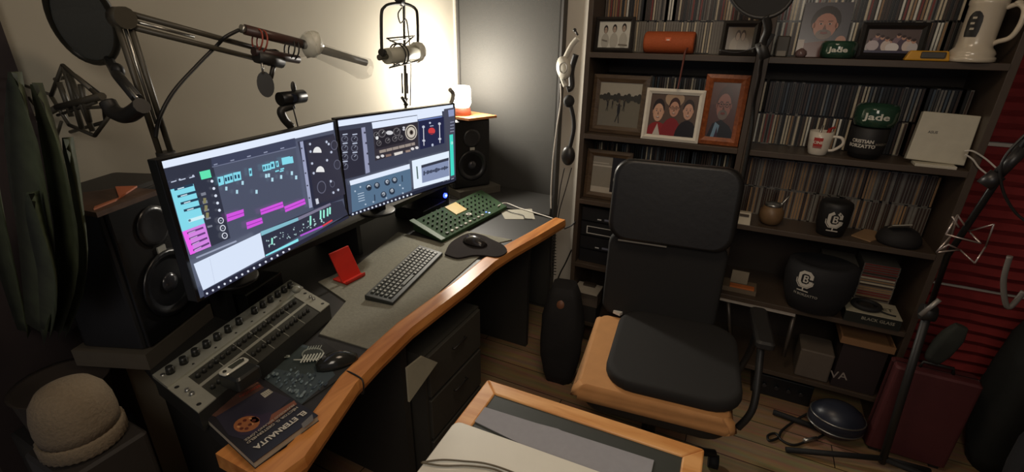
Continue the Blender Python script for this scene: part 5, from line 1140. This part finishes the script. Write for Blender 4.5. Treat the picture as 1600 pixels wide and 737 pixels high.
# solid stand-in for a hat reflected in the window, on an added case
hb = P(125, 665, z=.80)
t = thing('reflected_hat', (hb.x, hb.y, .76), 'solid beige hat standing in for a beanie reflected in the window', 'hat')
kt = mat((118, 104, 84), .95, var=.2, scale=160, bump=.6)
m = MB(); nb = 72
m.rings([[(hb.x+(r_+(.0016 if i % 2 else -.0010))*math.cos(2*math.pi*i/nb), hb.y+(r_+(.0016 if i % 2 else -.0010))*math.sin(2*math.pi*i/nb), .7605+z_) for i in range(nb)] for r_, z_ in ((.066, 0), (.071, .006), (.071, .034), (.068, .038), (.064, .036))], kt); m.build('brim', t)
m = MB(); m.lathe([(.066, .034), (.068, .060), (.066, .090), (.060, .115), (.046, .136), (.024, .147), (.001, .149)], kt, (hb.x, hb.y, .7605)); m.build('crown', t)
m = MB(); m.box((hb.x, hb.y, .379), (.16, .15, .758), mat((38, 33, 29), .7), bev=.01); tag(m.build('equipment_case'), 'dark brown case added to hold up the reflected hat stand-in', 'case')

# ================================================================== HEADPHONES on bookcase side
HX, HY = -.745, 2.14
t = thing('headphones', (HX, HY, 1.25), 'white headphones hanging on the left side of the bookcase', 'headphones')
wm = mat((196, 192, 180), .35)
m = MB(); m.tube(spline([P(903, 60, y=HY), P(893, 72, y=HY), P(882, 95, y=HY), P(878, 115, y=HY), P(884, 135, y=HY)]), .012, wm, 10); m.build('headband', t)
m = MB(); c = P(880, 106, y=HY-.02); m.lathe([(.036, -.02), (.043, -.012), (.043, .006), (.034, .012), (.001, .013)], wm, c, axis=(-.35, -1, .05), sx=.8, sy=1.15); m.build('ear_cup', t)
m = MB(); c = P(880, 106, y=HY-.036); m.tube(hoop(c, .022, Vector((-.35, -1, .05)).normalized(), wm), .0018, mat((120, 116, 108), .4), 6, closed=True); m.build('cup_ring', t)
m = MB(); m.tube(spline([P(900, 85, y=HY+.03), P(893, 110, y=HY+.03), P(893, 135, y=HY+.03), P(886, 140, y=HY+.02)]), .014, BLACK, 10); m.build('ear_cushion', t)
m = MB(); m.tube([P(898, 47, y=HY+.05), P(903, 55, y=HY+.05)], .0045, BLACK, 8); m.ell(P(898, 47, y=HY+.05), (.008, .008, .008), BLACK); tag(m.build('wall_hook'), 'small black hook above the white headphones', 'hook')
t = thing('headphones', (HX+.02, HY, .95), 'black headphones hanging below the white ones', 'headphones')
m = MB(); m.ell(P(889, 158, y=HY), (.026, .022, .028), RUB); m.build('ear_cushion', t)
m = MB(); m.tube(spline([P(891, 162, y=HY), P(896, 185, y=HY), P(896, 205, y=HY), P(890, 232, y=HY)]), .010, RUB, 8); m.build('headband', t)
m = MB(); m.ell(P(888, 243, y=HY), (.034, .026, .048), mat((38, 36, 34), .4)); m.build('ear_cup', t)
m = MB(); m.tube(spline([P(876, 130, y=HY-.02), P(876, 160, y=HY-.02), P(870, 200, y=HY-.02), P(864, 250, y=HY-.02), P(861, 300, y=HY-.02), P(861, 326, y=HY-.03)]), .0035, WCAB, 8); tag(m.build('white_cable'), 'white cable hanging from the white headphones to the desk', 'cable')
m = MB(); m.tube(spline([P(882, 262, y=HY), P(876, 290, y=HY), P(872, 320, y=HY), P(868, 345, y=HY)]), .0025, CABLE, 6); tag(m.build('headphone_cable'), 'left thin black cable below the black headphones', 'cable')
m = MB(); m.tube(spline([P(893, 262, y=HY), P(884, 295, y=HY), P(874, 330, y=HY), P(870, 360, y=HY)]), .0025, CABLE, 6); tag(m.build('headphone_cable'), 'right thin black cable below the black headphones', 'cable')
m = MB(); a, b = P(866, 362, y=2.06), P(866, 428, y=2.06)
m.tube([a.lerp(b, i/160)+Vector((.009*math.cos(i*.55), .009*math.sin(i*.55), 0)) for i in range(161)], .0022, CABLE, 5); m.tube([P(868, 345, y=2.06), P(863, 355, y=2.06), P(860, 400, y=2.06), P(860, 432, y=2.06)], .002, CABLE, 5); tag(m.build('coiled_cable'), 'coiled black cable hanging at the far desk corner', 'cable')
m = MB(); m.tube(spline([P(882, 357, y=2.10), P(893, 352, y=2.10), P(899, 346, y=2.11)]), .004, CABLE, 6); m.tube(spline([P(893, 390, y=2.2), P(884, 410, y=2.2), P(876, 425, y=2.2), P(870, 440, y=2.2)]), .004, CABLE, 6); tag(m.build('power_cable'), 'black power cable between the desk and the bookcase', 'cable')

# ================================================================== OFFICE CHAIR
CX0, CY0 = -.135, 1.50
t = thing('office_chair', (CX0, CY0, 0), 'black high back office chair with a tan cushion, facing the camera', 'chair', rz=R(6))
Q = ROOT[t.name]; lea = mat((26, 25, 24), .42, var=.15, scale=40, bump=.15); fab = mat((30, 29, 28), .85, var=.1, scale=60)
tan = mat((186, 134, 82), .8, var=.14, scale=18, bump=.5)
def padded(mb, w_, h_, th, r_, mt, Mx, bulge=.012, n=5):
    rr = rrect(w_, h_, r_, 6); mb.M = Mx; rs = []
    for k in range(2*n+1):
        a_ = math.pi*k/(2*n); s_ = math.sin(a_)**.5; z_ = -math.cos(a_)*th/2
        rs.append([(x*(1-(1-s_)*.10*1), y*(1-(1-s_)*.08), z_) for x, y in rr])
    mb.rings(rs, mt)
# tan cloth cushion below, black pad on top
m = MB(); tc_ = Q @ Matrix.Translation((-.01, .0, .465)); m.M = tc_; rs = []
out = rrect(.50, .48, .03, 5); gg = random.Random(6)
for z_, k in ((-.012, 1.0), (-.008, 1.02), (0.005, 1.01), (.025, .99), (.036, .93)):
    rs.append([(x*k+.006*math.sin(i*2.1+z_*40), y*k+.006*math.cos(i*1.7+z_*60)-.01, z_+(.004*math.sin(i*1.3) if z_ < .03 else 0)) for i, (x, y) in enumerate(out)])
m.rings(rs, tan); m.build('cushion', t)
m = MB(); padded(m, .43, .47, .045, .10, fab, Q @ Matrix.Translation((.045, .015, .518))); m.build('seat', t)
m = MB(); padded(m, .48, .46, .06, .08, BLACK, Q @ Matrix.Translation((.0, .0, .424))); m.build('seat_pan', t)
m = MB(); padded(m, .455, .31, .07, .065, lea, Q @ Matrix.Translation((-.035, .285, .985)) @ Matrix.Rotation(R(82), 4, 'X')); m.build('backrest', t)
m = MB(); padded(m, .44, .36, .05, .05, fab, Q @ Matrix.Translation((-.035, .275, .675)) @ Matrix.Rotation(R(86), 4, 'X')); m.build('lumbar_panel', t)
m = MB(); m.M = Q; m.box((-.035, .315, .83), (.30, .015, .03), mat((60, 58, 56), .4)); m.tube([(-.0, .32, .40), (-.03, .335, .66), (-.035, .34, .9)], .022, BLACK, 10); m.build('back_support', t)
m = MB(); m.M = Q; m.box((-.125, .232, .835), (.18, .004, .005), mat((120, 118, 112), .4)); m.build('zipper', t)
for s in (1,):
    m = MB(); m.M = Q; xs = s*.275
    m.tube(spline([(xs, -.10, .37), (xs+s*.03, -.09, .46), (xs+s*.03, -.01, .60), (xs+s*.03, .04, .645)]), .012, BLACK, 8); m.tube(spline([(xs, .16, .37), (xs+s*.03, .16, .5), (xs+s*.03, .12, .645)]), .012, BLACK, 8); m.build('arm_bracket', t)
    m = MB(); m.M = Q; m.box((xs+s*.03, .07, .662), (.055, .24, .03), mat((34, 33, 32), .6), bev=.012); m.build('armrest', t)
m = MB(); m.M = Q; m.cyl((0, 0, .08), (0, 0, .35), .026, BLACKM); m.build('gas_lift', t)
for k in range(5):
    a_ = 2*math.pi*k/5+.3; m = MB(); m.M = Q; e = Vector((math.cos(a_)*.27, math.sin(a_)*.27, .07)); m.tube([(0, 0, .095), e], .022, BLACK, 8, r1=.014); m.build('base_spoke', t)
    m = MB(); m.M = Q; pz = Vector((e.x, e.y, .028)); m.tube([pz-Vector((.018, 0, 0)), pz+Vector((.018, 0, 0))], .027, RUB, 14); m.cyl(pz, e, .007, BLACK); m.build('caster', t)
m = MB(); m.M = Q @ Matrix.Translation((-.185, .235, .515)); m.box((0, 0, 0), (.032, .02, .012), WHITE, rot=Matrix.Rotation(R(-25), 4, 'Z')); m.build('care_tag', t)

# ================================================================== FRONT TABLE with laptop
TZ = .66
qs = [P(*p, z=TZ) for p in ((762, 592), (1101, 701))]
U = (qs[1]-qs[0]); U.z = 0; W = U.length; U.normalize(); Vn = Vector((-U.y, U.x, 0)); O = qs[0]
left_dir = (P(655, 722, z=TZ)-O).normalized()
dep = .40
c4 = [O, O+U*W, O+U*W-Vn*dep, O-Vn*dep]
cen = sum(c4, Vector())/4
t = thing('side_table', (cen.x, cen.y, 0), 'small wood framed table with a dark inset top in the foreground', 'table')
fwid = .045
inn = [c4[0]+U*fwid-Vn*fwid, c4[1]-U*fwid-Vn*fwid, c4[2]-U*fwid+Vn*fwid, c4[3]+U*fwid+Vn*fwid]
pale = wood((206, 142, 80), (234, 178, 116), .4, 'X')
for k in range(4):
    m = MB(); A, B, C, D = c4[k], c4[(k+1) % 4], inn[(k+1) % 4], inn[k]
    m.hexa([(p.x, p.y, TZ-.03) for p in (A, B, C, D)], [(p.x, p.y, TZ) for p in (A, B, C, D)], pale); m.build('frame_rail', t, bevel=.004)
m = MB(); m.slab(inn, TZ-.02, TZ-.004, mat((52, 56, 52), .6)); m.build('inset_top', t)
for p in inn:
    q = p.lerp(cen, .02); m = MB(); m.box((q.x, q.y, (TZ-.03)/2), (.04, .04, TZ-.031), pale); m.build('leg', t)
# grey cloth strip
m = MB(); pts = [P(*p, z=TZ+.0) for p in ((735, 654), (748, 632), (838, 660), (872, 669), (878, 672), (1022, 718), (1014, 755), (900, 735))]
m.slab(pts, TZ-.0035, TZ-.001, mat((150, 150, 156), .9, var=.08, scale=60)); tag(m.build('grey_cloth'), 'pale grey cloth strip on the dark table inset beside the laptop', 'cloth')
# laptop
LZ2 = TZ+.024
a = P(712, 655, z=LZ2); b = P(985, 752, z=LZ2); d_ = P(640, 745, z=LZ2)
U2 = (b-a); U2.z = 0; U2.normalize(); V2 = Vector((U2.y, -U2.x, 0)); wl, dl = .38, .26
lc = a+U2*(wl/2)+V2*(dl/2); ang = math.atan2(U2.y, U2.x)
t = thing('laptop', (lc.x, lc.y, TZ+.0005), 'closed pale silver laptop on the foreground table', 'laptop', rz=ang); Q = ROOT[t.name]
alu = mat((228, 225, 212), .4, .05, .03)
m = MB(); m.M = Q; m.box((0, 0, .0075), (wl, dl, .012), alu, bev=.018); m.build('base', t)
m = MB(); m.M = Q; m.box((0, 0, .0185), (wl, dl, .008), alu, bev=.018); m.build('lid', t)
m = MB(); m.tube(spline([P(658, 722, z=LZ2+.004), P(690, 718, z=LZ2+.004), P(725, 720, z=LZ2+.004), P(760, 724, z=LZ2+.004), P(800, 737, z=LZ2+.004), P(850, 760, z=LZ2+.004)]), .0022, mat((96, 86, 66), .5), 6)
m.tube(spline([P(658, 722, z=LZ2+.004), P(690, 727, z=LZ2+.004), P(730, 727, z=LZ2+.004), P(770, 732, z=LZ2+.004), P(800, 745, z=LZ2+.004)]), .0022, mat((96, 86, 66), .5), 6); tag(m.build('laptop_cable'), 'thin brown cable looped across the silver laptop', 'cable')

# ================================================================== RIGHT SIDE: mic stand, cables, bags
sp = P(1372, 722, z=0)
SPX, SPY = .66, 1.78
bp_ = P(1378, 722, z=.03); jt = P(1450, 488, y=bp_.y)
t = thing('microphone_stand', (bp_.x, bp_.y, 0), 'black tripod microphone stand in front of the maroon case', 'microphone stand')
m = MB(); m.tube([bp_, jt], .013, BLACK, 10); m.build('pole', t)
m = MB(); m.tube([jt-Vector((.02, 0, 0)), jt+Vector((.02, 0, 0))], .028, BLACK, 12); m.build('clutch', t)
bt = P(1545, 290, y=1.5)
m = MB(); m.tube([jt, P(1480, 400, y=1.7), P(1602, 215, y=1.45)], .008, BLACKM, 8); m.build('boom', t)
for e in (P(1228, 702, z=.012), P(1500, 765, z=.012), P(1452, 735, z=.012)):
    m = MB(); m.tube([bp_+Vector((0, 0, .02)), e], .011, RUB, 8); m.build('leg', t)
m = MB(); m.tube([P(1208, 643, z=.014), P(1282, 670, z=.014)], .0125, RUB, 10); tag(m.build('stand_leg'), 'loose black tube lying on the floor by the round case', 'tube')
t = thing('handheld_microphone', tuple(P(1565, 265, y=1.45)), 'black microphone on the boom at the right border', 'microphone')
m = MB(); m.tube([P(1537, 290, y=1.45), P(1560, 272, y=1.45)], .017, mat((30, 28, 28), .4), 12); m.build('head', t)
m = MB(); m.tube([P(1560, 272, y=1.45), P(1600, 232, y=1.45)], .012, mat((34, 32, 32), .4), 12); m.build('body', t)
m = MB(); m.tube(spline([P(1602, 210, y=1.44), P(1575, 238, y=1.43), P(1563, 265, y=1.43), P(1568, 300, y=1.44), P(1585, 330, y=1.45), P(1602, 345, y=1.45)]), .003, CABLE, 6); tag(m.build('microphone_cable'), 'black cable looping below the right border microphone', 'cable')
# wire spider mount
t = thing('shock_mount', tuple(P(1510, 375, y=1.6)), 'star shaped silver wire shock mount in front of the red foam', 'shock mount')
wire = mat((190, 176, 168), .3, .7)
def W_(lst, nm, r_=.0022):
    m = MB()
    for a_, b_ in lst: m.tube([P(*a_[:2], y=1.6+a_[2]), P(*b_[:2], y=1.6+b_[2])], r_, wire, 6)
    m.build(nm, t)
W_([((1496, 336, 0), (1514, 361, .03)), ((1514, 361, .03), (1553, 350, 0)), ((1553, 350, 0), (1540, 385, .03)), ((1540, 385, .03), (1523, 411, 0)), ((1523, 411, 0), (1500, 390, .03)), ((1500, 390, .03), (1463, 394, 0)), ((1463, 394, 0), (1488, 366, .03)), ((1488, 366, .03), (1496, 336, 0))], 'star_wire')
W_([((1478, 366, -.03), (1532, 380, -.03)), ((1488, 338, -.02), (1498, 355, -.02)), ((1463, 394, 0), (1482, 382, -.03)), ((1482, 382, -.03), (1500, 390, .03)), ((1514, 361, .03), (1532, 380, -.03)), ((1478, 366, -.03), (1496, 336, 0))], 'cross_wire')
# floor cable with plug
m = MB(); fz_ = .006
m.tube(spline([P(1270, 642, z=.03), P(1245, 655, z=fz_), P(1222, 672, z=fz_), P(1216, 683, z=fz_), P(1202, 688, z=fz_), P(1200, 680, z=fz_), P(1212, 677, z=fz_), P(1222, 688, z=fz_), P(1240, 695, z=fz_), P(1258, 690, z=fz_), P(1275, 685, z=fz_), P(1292, 676, z=fz_)]), .005, CABLE, 8); tag(m.build('floor_cable'), 'black cable curled on the wooden floor in front of the shelf', 'cable')
m = MB(); m.tube([P(1256, 688, z=.014), P(1276, 684, z=.014)], .008, STEEL, 10); tag(m.build('cable_plug'), 'silver plug lying on the curled floor cable', 'plug')
# grey-green bag leaning
def bag(c, dims, label, name, mt, rz=0, lean=0, seed=1, cat='bag'):
    g = random.Random(seed); m = MB(); m.M = Matrix.Translation(c) @ Matrix.Rotation(rz, 4, 'Z') @ Matrix.Rotation(lean, 4, 'Y'); rs = []
    n = 10
    for k in range(n+1):
        u = k/n; s_ = (math.sin(math.pi*(.12+.80*u)))**.45; x, y, z = dims
        rs.append([(x/2*s_*a_*(1+g.uniform(-.05, .05)), y/2*s_*b_*(1+g.uniform(-.08, .08)), z*u) for a_, b_ in [(math.copysign(abs(math.cos(q))**.6, math.cos(q)), math.copysign(abs(math.sin(q))**.6, math.sin(q))) for q in [2*math.pi*i/20 for i in range(20)]]])
    m.rings(rs, mt); o = m.build(name); tag(o, label, cat); return o
c = P(1462, 640, y=1.86); bag((.775, 2.03, .452), (.07, .05, .17), 'grey green fabric pouch on top of the maroon case', 'fabric_pouch', mat((46, 48, 42), .9, bump=.4), 0, R(14), 3)
m = MB(); m.tube([P(1438, 492, y=1.7), P(1468, 468, y=1.7)], .007, mat((150, 146, 140), .4, .4), 8); tag(m.build('metal_rod'), 'short pale metal rod beside the stand clutch', 'rod')
bag((1.08, 1.62, .018), (.42, .30, .92), 'large dark gig bag standing at the right border', 'gig_bag', mat((26, 27, 31), .85, bump=.5), R(-10), R(6), 5)
bag((1.12, 2.12, .0), (.26, .2, .72), 'dark green black soft bag behind the gig bag', 'soft_bag', mat((34, 36, 34), .9, bump=.5), R(5), 0, 8)
m = MB(); m.tube(spline([P(1578, 400, y=1.45), P(1568, 440, y=1.45), P(1575, 480, y=1.45), P(1600, 455, y=1.45)]), .006, mat((96, 92, 86), .5), 8); tag(m.build('bag_strap'), 'pale strap hanging at the right border over the gig bag', 'strap')
# pop filter + stand in front of divider at top
Yp = 1.75
t = thing('pop_filter', tuple(P(1192, 20, y=Yp)), 'dark round pop filter cut by the top border before the bookcase', 'pop filter')
ring = [P(1190+54*math.cos(a_), -28+56*math.sin(a_), y=Yp) for a_ in [2*math.pi*i/32 for i in range(32)]]
m = MB(); m.tube(ring, .006, BLACK, 8, closed=True); m.build('hoop', t)
m = MB(); m.rings([[p+Vector((0, .001, 0)) for p in ring], [p-Vector((0, .001, 0)) for p in ring]], mat((38, 38, 38), .9, alpha=.95)); m.build('mesh_screen', t)
m = MB(); m.tube(spline([P(1196, 24, y=Yp), P(1200, 45, y=Yp+.02), P(1194, 62, y=Yp+.04), P(1192, 75, y=Yp+.05)]), .012, BLACK, 10); m.build('clamp', t)
t = thing('boom_arm', tuple(P(1192, 80, y=Yp+.05)), 'black arm standing in front of the bookcase divider', 'microphone arm')
m = MB(); m.tube([P(1206, 52, y=Yp+.05), P(1190, 80, y=Yp+.05)], .012, mat((60, 60, 60), .4), 10); m.tube([P(1188, 66, y=Yp+.05), P(1196, 92, y=Yp+.05)], .017, BLACK, 10); m.build('joint', t)
m = MB(); m.tube(spline([P(1192, 80, y=Yp+.05), P(1188, 105, y=Yp+.12), P(1186, 122, y=Yp+.2), P(1178, 160, y=2.09), P(1172, 215, y=2.10), P(1150, 330, y=2.10)]), .007, BLACK, 8); m.build('rod', t)
m = MB(); m.tube(spline([P(1188, 70, y=Yp+.03), P(1170, 78, y=Yp+.1), P(1150, 82, y=Yp+.1), P(1125, 78, y=Yp+.12)]), .0025, CABLE, 6); tag(m.build('thin_cable'), 'thin black cable sagging in front of the couple photo', 'cable')

# ================================================================== UNDER THE DESK
bag((-.62, 1.84, .0), (.20, .18, .52), 'dark backpack on the floor between the desk and the chair', 'backpack', mat((30, 29, 29), .85, bump=.5), R(10), 0, 2)
c = P(875, 478, y=1.78); m = MB(); m.ell((c.x, 1.80, c.z), (.035, .035, .04), mat((120, 78, 54), .5)); tag(m.build('reflected_face_ball'), 'small brown ball standing in for a reflected face above the backpack', 'cap')  # solid ball added where a face is reflected in the window
# white paper leaning under the desk and a grey drawer unit
t = thing('drawer_unit', (-.93, .93, 0), 'dark grey drawer unit under the near half of the desk', 'drawer unit')
m = MB(); m.box((-.97, 1.22, .30), (.30, .36, .56), mat((58, 56, 50), .7)); m.build('body', t)
for i in range(3):
    m = MB(); m.box((-.813, 1.22, .12+.185*i), (.014, .34, .17), mat((62, 60, 54), .65), bev=.003); d = m.build('drawer', t)
    m = MB(); m.tube([(-.80, 1.18, .16+.185*i), (-.792, 1.18, .16+.185*i), (-.792, 1.26, .16+.185*i), (-.80, 1.26, .16+.185*i)], .004, BLACK, 6); m.build('handle', d)
for yy in (1.08, 1.36):
    m = MB(); m.box((-.97, yy, .01), (.28, .03, .02), BLACK); m.build('foot', t)
m = MB(); pts = [P(640, 628, x=-.70), P(636, 575, x=-.74), P(660, 556, x=-.74), P(684, 566, x=-.72)]
m.rings([[p for p in pts], [p+Vector((-.006, 0, 0)) for p in pts]], mat((120, 116, 100), .8), smooth=False); tag(m.build('cardboard_sheet'), 'pale cardboard sheet leaning under the desk edge', 'cardboard')
print('CD individuals', made)
